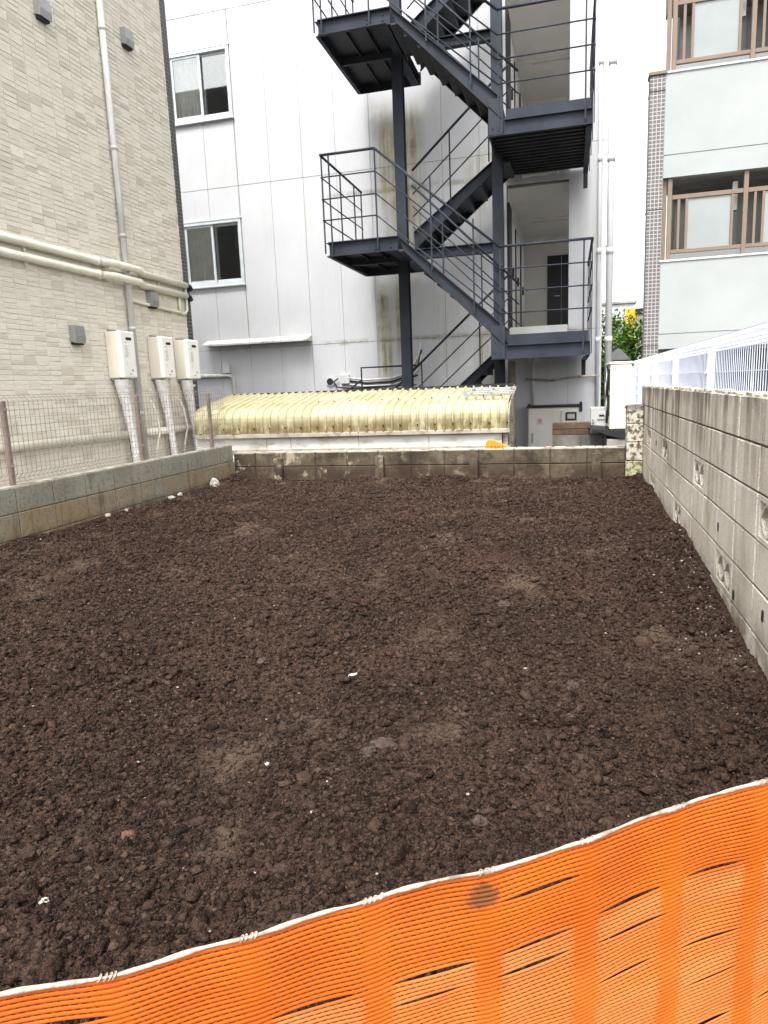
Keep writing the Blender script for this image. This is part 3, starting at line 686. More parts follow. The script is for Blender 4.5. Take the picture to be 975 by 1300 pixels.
# back wall
bwall = thing('block_wall', 'low soil-stained block wall across the back of the lot', 'block wall', (-1.7, 8.02, -0.3))
B('mortar_core', m_mortar, bwall, (-4.1, 0.595, 7.985, 8.07, -0.6, 0.346))
xb = 0.595
while xb > -4.09:
    x0 = max(xb-0.4, -4.10)
    for r in range(3):
        w = xb-x0-0.008
        block(bwall, m_bblock, (xb+x0)/2, 8.02, 0.36-0.18*r-0.09, w, 0.10, 0.172, 0.006, 0.004)
    xb = x0
for (xx, zt) in ((-3.48, 0.30), (-2.18, 0.31), (-1.06, 0.26), (0.29, 0.30)):
    m = MB(); m.prism([(xx-0.055, -0.2), (xx+0.055, -0.2), (xx+0.05, zt-0.02), (xx+0.012, zt), (xx-0.045, zt-0.012)], 'y', 7.90, 7.972); m.build('broken_stub', m_bblock, bwall)
m = MB()
for k in range(60):
    x1 = 0.59-k*0.078; m.cbox(x1-random.uniform(0.05, 0.085), x1, 7.972+random.uniform(0, 0.015), 8.065-random.uniform(0, 0.02), 0.350, 0.361+random.uniform(0.001, 0.007), 0.003)
tag(m.build('mortar_crumbs', m_cap, bwall), kind='stuff')

# pillar of blocks in the corner
pl = thing('block_pillar', 'stubby pillar of flaking white blocks in the right back corner', 'pillar', (0.68, 8.0, -0.3))
B('mortar_core', m_mortar, pl, (0.61, 0.755, 7.915, 8.115, -0.6, 0.79))
for r in range(6):
    block(pl, m_pblock, 0.683, 8.01, 0.81-0.2*r-0.1, 0.168, 0.22, 0.194, 0.008, 0.003)

# ------------------------------------------------------------------ wire fences
def wire(m, pts, r):
    m.tube(pts, r, 4, caps=True)
fl = thing('wire_fence', 'low brown wire mesh fence standing on the left block wall', 'fence', (-4.15, 5, 0.46), 'mesh fences')
m = MB(); XF = -4.15
zb, zt = 0.50, 1.165
y = 1.7
while y < 7.93:
    wire(m, [(XF-0.045, y, zt-0.01), (XF, y, zt-0.05), (XF, y, zb+0.05), (XF-0.045, y, zb+0.01), (XF-0.02, y, zb-0.015)], 0.0022); y += 0.052
tag(m.build('upright_wires', m_fence_brown, fl), kind='stuff')
m = MB()
zz = zb+0.05
while zz <= zt-0.04: wire(m, [(XF+0.004, 1.6, zz), (XF+0.004, 7.94, zz)], 0.0022); zz += 0.0615
for (dx, zq) in ((-0.045, zt-0.01), (-0.045, zb+0.01), (-0.02, zb-0.015), (-0.02, zt-0.03)): wire(m, [(XF+dx, 1.6, zq), (XF+dx, 7.94, zq)], 0.0025)
tag(m.build('line_wires', m_fence_brown, fl), kind='stuff')
for yy in (2.70, 4.42, 6.14, 7.58):
    p = MB().cbox(XF-0.040, XF-0.006, yy-0.020, yy+0.020, 0.464, 1.115, 0.004).build('post', m_fence_post, fl)
    for zq in (0.62, 0.85, 1.05): B('clip', m_fence_brown, p, (XF-0.044, XF+0.010, yy-0.006, yy+0.006, zq-0.012, zq+0.012))

fr = thing('wire_fence', 'white wire mesh fence behind the tall block wall on the right', 'fence', (0.95, 6, 0.3), 'mesh fences')
m = MB(); XF = 0.95
zt = 1.345
y = 1.4
while y < 12.0:
    wire(m, [(XF, y, zt-0.005), (XF+0.06, y, zt-0.05), (XF, y, zt-0.10), (XF, y, 0.42)], 0.0026); y += 0.05
tag(m.build('upright_wires', m_fence_white, fr), kind='stuff')
m = MB()
for (dx, zq) in ((0, zt-0.005), (0.03, zt-0.028), (0.06, zt-0.05), (0.03, zt-0.075), (0, zt-0.10), (0, zt-0.235), (0, zt-0.37), (0, zt-0.50), (0, zt-0.64), (0, zt-0.78), (0, zt-0.90)):
    wire(m, [(XF-0.005+dx, 1.3, zq), (XF-0.005+dx, 12.02, zq)], 0.0032)
tag(m.build('line_wires', m_fence_white, fr), kind='stuff')
for yy in (2.0, 3.75, 5.50, 7.25, 9.0, 10.75, 12.0):
    p = MB().cbox(XF+0.004, XF+0.052, yy-0.03, yy+0.03, 0.30, 1.27, 0.005).build('post', m_fence_white, fr)
    for zq in (0.98, 1.11): B('clip', m_alu, p, (XF-0.012, XF+0.005, yy-0.012, yy+0.012, zq-0.01, zq+0.01))
B('footing', m_concrete, fr, (0.90, 1.06, 8.25, 12.1, -0.6, 0.36), c=0.01)

# ================================================================== white building
YB = 12.8
wb = thing('white_building', 'white panelled building at the back with outside corridor openings', 'building', (-3, YB, -0.6))
PX = [-9.27, -8.624, -7.978, -7.333, -6.687, -6.041, -5.395, -4.749, -4.103, -3.457, -2.811, -2.165, -1.519, -1.06, -0.03, 0.53]
PZ = [-0.62, 1.95, 4.94, 7.93, 9.6]
holes = [(-7.30, -6.06, 6.15, 7.335), (-7.30, -6.06, 3.185, 4.355), (-1.06, -0.03, 2.03, 4.40), (-1.06, -0.03, 5.03, 7.40), (-1.06, -0.03, 8.03, 9.0)]
for a in range(len(PX)-1):
    cells = []
    for b in range(len(PZ)-1): cells.append((PX[a]+0.003, PX[a+1]-0.003, PZ[b]+0.004, PZ[b+1]-0.004))
    for h in holes: cells = subtract(cells, h)
    for (x0, x1, z0, z1) in cells:
        if x1-x0 > 0.02 and z1-z0 > 0.02:
            MB().cbox(x0, x1, YB+random.uniform(0, 0.0015), YB+0.08, z0, z1, 0.003).build('facade_panel', m_facade, wb, origin=((x0+x1)/2, YB, z0))
cells = [(-9.27, 0.52, -0.62, 9.58)]
for h in holes: cells = subtract(cells, h)
m = MB()
for (x0, x1, z0, z1) in cells: m.box(x0, x1, YB+0.012, YB+0.20, z0, z1)
m.build('wall', m_joint, wb)
cells = [(YB+0.201, 21, -0.62, 9.58)]
for z0 in (2.03, 5.03): cells = subtract(cells, (YB+0.6, 17.4, z0+1.15, z0+2.25))
B('side_wall', m_facade, wb, *[(0.38, 0.521, a_, b_, c_, d_) for (a_, b_, c_, d_) in cells])
B('roof', m_concrete, wb, (-9.27, 0.6, YB-0.05, 21, 9.6, 9.8))
def room(x0, x1, y0, y1, z0, z1, mat, floor, parent, name, parapet=None):
    m = MB()
    for b in ((x0-0.1, x0, y0, y1, z0-0.1, z1+0.1), (x1, x1+0.079, y0, y1, z0-0.1, z0+parapet if parapet else z1+0.1), (x0, x1, y1, y1+0.1, z0-0.1, z1+0.1), (x0, x1, y0, y1, z1, z1+0.1)): m.box(*b)
    o = m.build(name, mat, parent)
    B('floor', floor, o, (x0, x1, y0, y1, z0-0.1, z0)); return o
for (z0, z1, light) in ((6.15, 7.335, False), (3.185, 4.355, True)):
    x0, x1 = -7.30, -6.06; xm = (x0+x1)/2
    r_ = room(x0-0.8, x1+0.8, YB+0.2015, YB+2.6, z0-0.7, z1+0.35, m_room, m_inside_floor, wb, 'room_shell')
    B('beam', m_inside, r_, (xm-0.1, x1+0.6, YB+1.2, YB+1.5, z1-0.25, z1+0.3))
    w = MB(); f = 0.045; ya, yb2 = YB-0.022, YB+0.10
    for b in ((x0-0.012, x1+0.012, ya, yb2, z1-f, z1+0.012), (x0-0.012, x1+0.012, ya, yb2, z0-0.012, z0+f), (x0-0.012, x0+f, ya, yb2, z0+f, z1-f), (x1-f, x1+0.012, ya, yb2, z0+f, z1-f)): w.box(*b)
    wo_ = w.build('window', m_alu, wb)
    B('sill', m_alu, wo_, (x0-0.03, x1+0.03, YB-0.06, YB+0.05, z0-0.045, z0-0.0125), c=0.006)
    B('head_drip', m_alu, wo_, (x0-0.03, x1+0.03, YB-0.03, YB+0.03, z1+0.0125, z1+0.03))
    for (a0, a1, yy, side) in ((x0+f, xm+0.03, YB+0.005, 0), (xm-0.03, x1-f, YB+0.045, 1)):
        s_ = MB(); q = 0.042
        for b in ((a0, a1, yy, yy+0.03, z0+f, z0+f+0.06), (a0, a1, yy, yy+0.03, z1-f-q, z1-f), (a0, a0+q, yy, yy+0.03, z0+f+0.06, z1-f-q), (a1-q, a1, yy, yy+0.03, z0+f+0.06, z1-f-q)): s_.box(*b)
        s_.build('sash', m_alu, wo_)
        B('pane', m_glass, wo_, (a0+q-0.004, a1-q+0.004, yy+0.012, yy+0.017, z0+f+0.055, z1-f-q+0.005))
    B('crescent_lock', m_alu, wo_, (xm-0.022, xm+0.018, YB+0.0355, YB+0.07, (z0+z1)/2-0.03, (z0+z1)/2+0.03))
    # curtain behind the left half
    m = MB(); nn = 60
    P = [(x0+0.02+(xm-x0-0.02)*k/nn, YB+0.135+0.022*math.sin(k*0.9)+0.012*math.sin(k*0.37)) for k in range(nn+1)]
    for k in range(nn): m.quad((*P[k], z0-0.05), (*P[k+1], z0-0.05), (*P[k+1], z1+0.05), (*P[k], z1+0.05))
    m.build('curtain', m_curtain, wo_, True)
# corridors
for k, (z0, z1) in enumerate(((2.03, 4.40), (5.03, 7.40), (8.03, 9.0))):
    r_ = room(-1.06, 0.30, YB+0.201, 17.6, z0, z1, m_inside, m_inside_floor, wb, 'corridor', 1.1 if k < 2 else None)
    if k == 2: continue
    d = MB().cbox(-0.52, 0.28, 17.54, 17.595, z0, z0+1.95, 0.006).build('dark_door', m_dark_door, r_)
    B('seam', m_grey_box, d, (-0.205, -0.195, 17.532, 17.5385, z0+0.03, z0+1.92))
    B('handle', m_alu, d, (-0.36, -0.24, 17.49, 17.515, z0+1.02, z0+1.04), (-0.26, -0.24, 17.515, 17.5385, z0+1.02, z0+1.04))
    l_ = B('ceiling_light', m_inside, r_, (-0.80, 0.05, 15.5, 15.62, z1-0.045, z1-0.001), c=0.006)
    MB().tube([(-0.76, 15.56, z1-0.065), (0.01, 15.56, z1-0.065)], 0.016, 10).build('tube_lamp', m_heater, l_, True)
    for yy in (13.35, 14.6, 16.1):
        f_ = B('door_frame', m_steel, r_, (-1.058, -1.035, yy, yy+0.86, z0, z0+2.02))
        B('door_leaf', m_inside, f_, (-1.034, -1.025, yy+0.04, yy+0.82, z0+0.01, z0+1.98))
        B('handle', m_black, f_, (-1.024, -0.99, yy+0.10, yy+0.13, z0+0.95, z0+1.12))
    B('open_door', m_steel, wb, (-1.055, -1.015, YB-0.02, YB+0.52, z0+0.002, z0+2.1), c=0.004)
    B('opening_trim', m_white_trim, wb, (-1.10, -0.0, YB-0.018, YB-0.001, z1+0.002, z1+0.05), (-1.10, -1.061, YB-0.018, YB-0.001, z0, z1))
    e = MB().cbox(-0.80, -0.19, YB-0.09, YB-0.001, z1+0.09, z1+0.27, 0.012).build('bulkhead_light', m_canopy, wb)
    B('diffuser', m_grey_box, e, (-0.77, -0.22, YB-0.105, YB-0.0905, z1+0.115, z1+0.245), c=0.006)
    B('door_step', m_grey_box, wb, (-1.0, -0.04, YB-0.30, YB-0.002, z0-0.35, z0-0.005), c=0.006)
# sun canopy, vents, conduits on the facade
m = MB(); m.prism([(YB-0.002, 2.03), (YB-0.27, 2.02), (YB-0.27, 2.05), (YB-0.002, 2.14)], 'x', -6.95, -4.75); m.build('canopy', m_canopy, wb)
v = MB(); v.prism([(-6.56+0.075*math.cos(a), 1.60+0.10*math.sin(a)) for a in [math.pi*q/10 for q in range(11)]]+[(-6.635, 1.50), (-6.485, 1.50)], 'y', YB-0.09, YB-0.001); v.build('vent_cap', m_white_trim, wb)
MB().tube([(-7.4, YB-0.04, 1.47), (-6.5, YB-0.04, 1.45), (-6.44, YB-0.04, 1.40), (-6.44, YB-0.04, 0.2)], 0.04, 8).build('conduit', m_canopy, wb, True)
r_ = MB().tube([(-4.42, YB-0.001, 1.25), (-4.42, YB-0.035, 1.25)], 0.085, 18).build('round_vent', m_alu, wb, False)
MB().tube([(-4.42, YB-0.0352, 1.245), (-4.42, YB-0.039, 1.245)], 0.066, 18).build('vent_opening', m_black, r_)
B('junction_box', m_white_trim, wb, (-4.20, -4.02, YB-0.08, YB-0.001, 1.19, 1.37), c=0.012)
for q, (za, zc) in enumerate(((1.30, 1.62), (1.24, 1.50), (1.18, 1.42))):
    MB().tube([(-4.02, YB-0.05, za), (-3.7, YB-0.05, za-0.05), (-3.2, YB-0.05, za-0.04), (-2.9, YB-0.06, za+0.04), (-2.68, YB-0.06, zc), (-2.62, YB-0.06, zc+0.25)], 0.018, 8).build('cable', m_canopy if q != 1 else m_black, wb, True)
MB().tube([(-4.25, YB-0.05, 1.30), (-4.34, YB-0.05, 1.24), (-4.28, YB-0.05, 1.14), (-4.0, YB-0.05, 1.10), (-3.3, YB-0.05, 1.12), (-2.7, YB-0.06, 1.30)], 0.014, 8).build('cable', m_black, wb, True)
# rain pipes at the right corner
for (xx, yy, rr, mm, z0) in ((0.64, YB+0.02, 0.058, m_white_trim, -0.6), (0.46, YB-0.05, 0.030, m_white_trim, -0.6)):
    p = MB().tube([(xx, yy, z0), (xx, yy, 9.5)], rr, 14).build('rain_pipe', mm, wb, True)
    for zz in (0.3, 1.75, 3.2, 4.65, 6.1, 7.6):
        MB().tube([(xx, yy, zz-0.05), (xx, yy, zz+0.05)], rr+0.009, 14).build('collar', mm, p, True)
        B('bracket', m_metal, p, (min(xx, 0.53)-0.01, xx, yy-0.012, yy+0.012, zz+0.06, zz+0.085))
MB().tube([(0.50, YB-0.06, 1.15), (0.10, YB-0.06, 1.15), (-0.30, YB-0.06, 1.10), (-0.75, YB-0.06, 1.14)], 0.022, 8).build('conduit', m_rust, wb, True)
MB().tube([(-0.62, YB-0.05, 1.55), (-0.62, YB-0.05, 0.68)], 0.028, 8).build('conduit', m_canopy, wb, True)
B('junction_box', m_canopy, wb, (-0.72, -0.52, YB-0.07, YB-0.001, 1.42, 1.60), c=0.01)
MB().tube([(-1.18, YB-0.20, 1.55), (-1.18, YB-0.20, -0.6)], 0.05, 12).build('stand_pipe', m_metal, wb, True)
MB().tube([(-0.96, YB-0.45, 1.45), (-0.96, YB-0.45, -0.6)], 0.062, 12).build('stand_pipe', m_rust, wb, True)

# ================================================================== steel staircase
YF, YI1, YI2, YR = 10.40, 11.34, 11.58, 12.50
st = thing('steel_staircase', 'dark blue-grey steel fire stairs zigzagging up the white building', 'staircase', (-1.6, 11.4, -0.6))
S = m_steel
def chan(name, poly, y0, y1, parent=st):
    """a stringer: web plate with flanges along its long edges"""
    return MB().prism(poly, 'y', y0, y1).build(name, S, parent)
def flange(m, p, q, y0, y1, t=0.012):
    m.bar(((p[0]), (y0+y1)/2, p[1]), (q[0], (y0+y1)/2, q[1]), abs(y1-y0), t)
def flight(x0, z0, x1, z1, ya, yb, n):
    """x0,z0 bottom, x1,z1 top; ya..yb the width; n risers"""
    sx = 1 if x1 > x0 else -1; dx = (x1-x0)/n; dz = (z1-z0)/n
    L = math.hypot(x1-x0, z1-z0); ux, uz = (x1-x0)/L, (z1-z0)/L
    for yy in (ya, yb-0.012):
        pa = [(x0, z0+0.27), (x1, z1+0.01), (x1-0.08*sx, z1-0.195), (x0-0.18*sx*0-0.0, z0+0.0)]
        w = MB(); w.prism(pa, 'y', yy, yy+0.012)
        out = (yy-0.045, yy+0.001) if yy == yb-0.012 else (yy+0.011, yy+0.06)
        if yy == ya: out = (yy-0.05, yy+0.001)
        flange(w, (x0, z0+0.27), (x1, z1+0.01), *out); flange(w, (x0, z0+0.0), (x1-0.08*sx, z1-0.195), *out)
        w.build('stringer', S, st)
    sl = (z1+0.01-z0-0.27)/n
    for k in range(n):
        xa = x0+dx*k; za = z0+0.245+sl*k
        MB().cbox(*sorted((xa, xa+dx*1.06)), ya+0.014, yb-0.014, za-0.028, za, 0.004).build('tread', m_tread, st)
        MB().box(*sorted((xa+0.004*sx, xa+0.010*sx)), ya+0.016, yb-0.016, za-sl, za-0.0285).build('riser', m_steel_dark, st)
def rail(pts, r=0.019, name='handrail'):
    return MB().tube(pts, r, 8).build(name, S, st, True)
# columns and mid beams
for (xx) in (-2.60, -1.083):
    m = MB(); w = 0.16
    m.box(xx-w/2, xx+w/2, 11.38, 11.392, -0.6, 9.2); m.box(xx-w/2, xx+w/2, 11.528, 11.54, -0.6, 9.2); m.box(xx-0.005, xx+0.005, 11.392, 11.528, -0.6, 9.2)
    m.build('column', S, st)
for zz in (3.10, 6.10):
    m = MB(); x0, x1 = -2.52, -1.165
    m.box(x0, x1, 11.455, 11.465, zz+0.012, zz+0.138); m.box(x0, x1, 11.40, 11.52, zz+0.1385, zz+0.15); m.box(x0, x1, 11.40, 11.52, zz, zz+0.0115)
    b = m.build('beam', S, st)
    m = MB(); m.box(-2.05, -1.65, 11.444, 11.4545, zz+0.02, zz+0.13); m.build('splice_plate', S, b)
    for xx in (-1.99, -1.91, -1.79, -1.71):
        for dz in (0.05, 0.10): MB().tube([(xx, 11.4435, zz+dz), (xx, 11.43, zz+dz)], 0.013, 6).build('bolt', S, b)
for (za) in (3.265, 6.265):
    # left landing: fascia all round, deck plate, joists
    z0 = za-0.20
    x0, x1 = -3.50, -2.44
    m = MB(); m.box(x0, x1, YF, YF+0.012, z0, za); m.box(x0, x1, YF-0.045, YF+0.0005, za-0.012, za); m.box(x0, x1-0.06, YF-0.045, YF+0.0005, z0, z0+0.012); m.build('fascia', S, st)
    B('fascia', S, st, (x0, x0+0.012, YF+0.0125, YR, z0, za), (x0-0.045, x0-0.0005, YF, YR, za-0.012, za), (x0-0.045, x0-0.0005, YF, YR, z0, z0+0.012))
    B('fascia', S, st, (x0, x1, YR, YR+0.012, z0, za))
    B('deck_plate', m_steel_dark, st, (x0+0.0125, x1-0.01, YF+0.0125, YR-0.001, za-0.075, za-0.066))
    B('cross_beam', S, st, (x1-0.11, x1-0.098, YF+0.0125, YR-0.001, z0+0.012, za-0.076), (x1-0.165, x1-0.045, YF+0.0125, YR-0.001, z0, z0+0.0115))
    B('fascia', S, st, (x1-0.022, x1-0.010, YI1+0.003, YI2-0.003, z0, za), (x1-0.012, x1-0.002, YF+0.0625, YI1-0.02, z0+0.02, za-0.0005))
    B('joist', S, st, (x0+0.0125, x1-0.17, 11.42, 11.48, z0+0.02, za-0.0765))
    for xx in (-3.15, -2.85): B('stiffener', m_steel_dark, st, (xx-0.006, xx+0.006, YF+0.02, 11.41, za-0.125, za-0.0765), (xx-0.006, xx+0.006, 11.49, YR-0.01, za-0.125, za-0.0765))
    m = MB()
    for (xx, zz) in ((x1-0.11, za-0.07), (x1-0.11, za-0.14), (x1-0.34, za-0.09), (x1-0.34, za-0.15)): m.tube([(xx, YF-0.001, zz), (xx, YF-0.014, zz)], 0.014, 6)
    m.build('bolts', S, st)
    # landing rails
    h = (1.21, 0.905, 0.60, 0.305)
    xr = -3.56
    for q, hz in enumerate(h):
        rr = 0.019 if q == 0 else 0.010
        rail([(x1-0.29, YF-0.06, za+hz), (xr, YF-0.06, za+hz)], rr, 'handrail' if q == 0 else 'rail_bar')
        rail([(xr+0.01, YF-0.05, za+hz-0.001), (xr+0.01, YR-0.05, za+hz-0.001)], rr, 'handrail' if q == 0 else 'rail_bar')
    for (xx, yy) in ((-3.43, YF-0.055), (-2.73, YF-0.055), (xr+0.01, YF-0.03), (xr+0.01, 11.25), (xr+0.01, 12.0), (xr+0.01, YR-0.08)):
        MB().bar((xx, yy, z0+0.04), (xx, yy, za+1.20), 0.022, 0.010, (0, 1, 0)).build('baluster', S, st)
for (za) in (1.63, 4.63):
    # right landing
    z0 = za-0.20; x0, x1 = -1.10, 0.27
    m = MB(); m.box(x0, x1, YF, YF+0.012, z0, za); m.box(x0+0.22, x1, YF-0.045, YF+0.0005, za-0.012, za); m.box(x0, x1, YF-0.045, YF+0.0005, z0, z0+0.012)
    m.build('fascia', S, st)
    B('kick_plate', S, st, (-0.87, x1-0.02, YF+0.03, YF+0.04, za+0.002, za+0.145))
    B('end_post', S, st, (x0, -0.90, YF-0.05, YF-0.0015, z0+0.013, za+0.27), c=0.004)
    B('fascia', S, st, (x1-0.012, x1, YF+0.0125, YR+0.1, z0-0.02, za), (x1-0.08, x1-0.0125, YF+0.0125, YR+0.1, z0-0.02, z0-0.009))
    B('bracket', S, st, (x1-0.075, x1-0.01, YR-0.15, YR+0.08, z0-0.26, z0-0.021))
    B('fascia', S, st, (x0, x0+0.012, YF+0.0125, YI1, z0, za))
    m = MB(); yy = YF+0.03
    while yy < YB-0.12: m.box(x0+0.013, x1-0.0125, yy, yy+0.06, za-0.13, za-0.07); yy += 0.15
    m.box(x0+0.0125, x1-0.0125, YF+0.0125, YB-0.06, za-0.069, za+0.0)
    m.build('deck_plate', m_steel_dark, st)
    B('mat', m_grey_box, st, (-0.8, 0.0, YR-0.5, YR-0.05, za+0.001, za+0.02), c=0.004)
    h = (1.35, 1.045, 0.742, 0.44)
    for q, hz in enumerate(h):
        rr = 0.019 if q == 0 else 0.010
        rail([(-0.97, YF-0.06, za+hz), (0.30, YF-0.06, za+hz)], rr, 'handrail' if q == 0 else 'rail_bar')
        rail([(0.292, YF-0.06, za+hz-0.001), (0.292, YB-0.1, za+hz-0.001)], rr, 'handrail' if q == 0 else 'rail_bar')
    for (xx, yy) in ((0.18, YF-0.055), (-0.96, YF-0.055)):
        MB().bar((xx, yy, z0+0.06), (xx, yy, za+1.34), 0.022, 0.010, (0, 1, 0)).build('baluster', S, st)
    for yy in (YF-0.02, 11.1, 11.8, YB-0.15):
        MB().bar((0.292, yy, z0+0.02), (0.292, yy, za+1.33), 0.012, 0.06, (0, 1, 0)).build('baluster', S, st)
    m = MB()
    for xx in (-1.04, -0.96): m.tube([(xx, YF-0.051, z0+0.10), (xx, YF-0.062, z0+0.10)], 0.014, 6)
    m.build('bolts', S, st)
    # front flight going up left
    flight(-0.92, za, -2.44, za+1.635, YF, YI1, 8)
    # rails of the front flight, outer and inner
    for q, (zl, zr) in enumerate(zip((1.21, 0.905, 0.60, 0.305), (1.35, 1.045, 0.742, 0.44))):
        rr = 0.019 if q == 0 else 0.010; nm = 'handrail' if q == 0 else 'rail_bar'
        rail([(-2.73, YF-0.06, za+1.635+zl), (-0.97, YF-0.06, za+zr)], rr, nm)
        if q in (0, 1, 2): rail([(-2.40, YI1-0.03, za+1.635+zl-0.29), (-0.76, YI1-0.03, za+zr-0.40)], rr, nm)
    for f in (0.33, 0.72):
        xx = -2.44+1.54*f; zz = za+1.635*(1-f)
        MB().bar((xx, YF-0.055, zz+0.02), (xx, YF-0.055, zz+1.30), 0.022, 0.010, (0, 1, 0)).build('baluster', S, st)
        MB().bar((xx, YI1-0.035, zz+0.0), (xx, YI1-0.035, zz+1.02), 0.022, 0.010, (0, 1, 0)).build('baluster', S, st)
# back flights going up right
for (za, x0, zlow, n) in ((3.265, -2.44, 3.265, 7), (1.63, -3.35, -0.58, 11), (6.265, -2.44, 6.265, 7)):
    top = 4.63 if za == 3.265 else 1.63 if za == 1.63 else 7.63
    flight(x0, zlow, -0.92 if za != 1.63 else -1.10, top, YI2, YR, n)
    x1 = -0.92
    for q, hz in enumerate((1.05, 0.70, 0.36)):
        rr = 0.019 if q == 0 else 0.010; nm = 'handrail' if q == 0 else 'rail_bar'
        rail([(x0, YI2-0.03, zlow+hz+0.15), (x1, YI2-0.03, top+hz+0.1)], rr, nm)
    for f in (0.4, 0.8):
        xx = x0+(x1-x0)*f; zz = zlow+(top-zlow)*f
        MB().bar((xx, YI2-0.035, zz+0.1), (xx, YI2-0.035, zz+1.18), 0.022, 0.010, (0, 1, 0)).build('baluster', S, st)
# small guard frame near the foot of the stairs
rail([(-3.62, 12.2, -0.6), (-3.62, 12.2, 1.46), (-2.62, 12.2, 1.46)], 0.018, 'guard_rail')
rail([(-3.62, 12.2, 1.12), (-2.62, 12.2, 1.12)], 0.012, 'guard_rail')
rail([(-4.05, 12.2, 0.95), (-3.62, 12.2, 1.25)], 0.016, 'guard_rail')

# ================================================================== yellow lean-to behind the back wall
lt = thing('lean_to_shed', 'lean-to with yellowed ribbed plastic roof curving over the back wall', 'shed', (-2.9, 9.3, -0.6))
prof = [(8.62, 0.548), (8.62, 0.70), (8.628, 0.755), (8.65, 0.795), (8.69, 0.832), (8.745, 0.860), (8.82, 0.880), (9.15, 0.938), (9.48, 0.996), (9.80, 1.054)]
nrm = []
for k in range(len(prof)):
    a = prof[max(k-1, 0)]; b = prof[min(k+1, len(prof)-1)]; l = math.hypot(b[0]-a[0], b[1]-a[1]); nrm.append((-(b[1]-a[1])/l, (b[0]-a[0])/l))
PITCH = 0.112
def ribh(u):       # u in pitches
    f = abs((u % 1.0)-0.5)*2      # 1 at rib centre... 0 between
    return 0.026*(1 if f > 0.86 else max(0, (f-0.66)/0.20))
x0s = -4.98; ns = 38; per = 6
for k0 in range(0, ns, per):
    k1 = min(k0+per, ns); us = np.arange(k0, k1+1e-6, 0.0625)
    if k1 < ns: us = np.append(us, k1+0.12)
    m = MB(); vsl = []
    lift = 0.003 if (k0//per) % 2 else 0.0
    for u in us:
        d = ribh(u)+lift+0.004*math.sin(u*0.7+k0)
        for (p, q) in zip(prof, nrm): vsl.append((x0s+u*PITCH, p[0]+q[0]*d, p[1]+q[1]*d-0.016*(u/ns-0.5)*2))
    n_ = len(prof); m.add(vsl, [(i*n_+j, (i+1)*n_+j, (i+1)*n_+j+1, i*n_+j+1) for i in range(len(us)-1) for j in range(n_-1)])
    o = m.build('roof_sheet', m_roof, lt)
    o.modifiers.new('thickness', 'SOLIDIFY').thickness = 0.003
    sc = MB()
    for u in range(k0+1, k1+1, 1):
        x = x0s+u*PITCH
        for (yy, zz) in ((8.588, 0.615), (9.0, 0.936), (9.6, 1.042)):
            if u % 2 == (0 if yy < 8.7 else 1): sc.tube([(x, yy, zz), (x, yy-0.008, zz+0.012)], 0.010, 6)
    tag(sc.build('screws', m_black, o), kind='stuff')
B('gutter', m_rust, lt, (-4.98, -0.70, 8.598, 8.655, 0.492, 0.546), c=0.006)
xs_ = [-5.02, -3.95, -3.60, -2.65, -1.72, -0.80]
for a in range(5): B('wall_panel', m_panelwhite, lt, (xs_[a]+0.003, xs_[a+1]-0.003, 8.66, 8.69, -0.6, 0.491), c=0.003)
B('bottom_rail', m_rust, lt, (-4.95, -0.70, 8.635, 8.659, 0.30, 0.335))
for pb in ((-0.79, -0.73, 8.66, 8.72, -0.6, 0.491), (-0.80, -0.74, 9.70, 9.76, -0.6, 0.995), (-4.98, -4.92, 9.70, 9.76, -0.6, 0.995)): B('post', m_rust, lt, pb)
m = MB(); e_ = [(p[0]+0.006, p[1]-0.03) for p in prof]; m.prism(e_+[(9.80, 1.015), (8.82, 0.78), (8.70, 0.70), (8.70, 0.52)], 'x', -0.722, -0.707); m.build('end_trim', m_rust, lt)
B('back_beam', m_wood, lt, (-4.96, -0.74, 9.73, 9.79, 0.97, 1.02))
B('flashing', m_steel_dark, lt, (-4.98, -0.72, 9.79, 9.86, 1.060, 1.085))
# folded ladder lying on the roof
ld = thing('folded_ladder', 'folded aluminium ladder lying on the right end of the yellow roof', 'ladder', (-1.0, 9.1, 0.96))
for (yy, zz) in ((8.92, 0.966), (9.20, 1.010)):
    MB().cbox(-1.32, -0.68, yy-0.014, yy+0.014, zz-0.010, zz+0.010, 0.003).build('stile', m_metal, ld)
    MB().cbox(-1.24, -0.66, yy+0.030, yy+0.054, zz+0.012, zz+0.030, 0.003).build('stile', m_metal, ld)
for xx in (-1.2, -0.95, -0.72): MB().tube([(xx, 8.90, 0.984), (xx, 9.20, 1.028)], 0.010, 8).build('rung', m_metal, ld, True)
for xx in (-1.28, -0.98): B('hinge', m_metal, ld, (xx-0.02, xx+0.03, 8.897, 8.9055, 0.930, 1.0))
# orange block on the wall
ob = thing('orange_block', 'small orange plastic wedge lying on top of the back wall', 'wedge', (-0.8, 8.02, 0.36))
MB().prism([(-0.93, 0.368), (-0.70, 0.368), (-0.69, 0.385), (-0.83, 0.45), (-0.90, 0.455), (-0.925, 0.42)], 'y', 7.985, 8.06).build('body', m_orange_block, ob)
for k in range(5): MB().tube([(-0.90+0.042*k, 7.986, 0.382), (-0.90+0.042*k, 7.981, 0.382)], 0.007, 8).build('hole', m_black, ob)

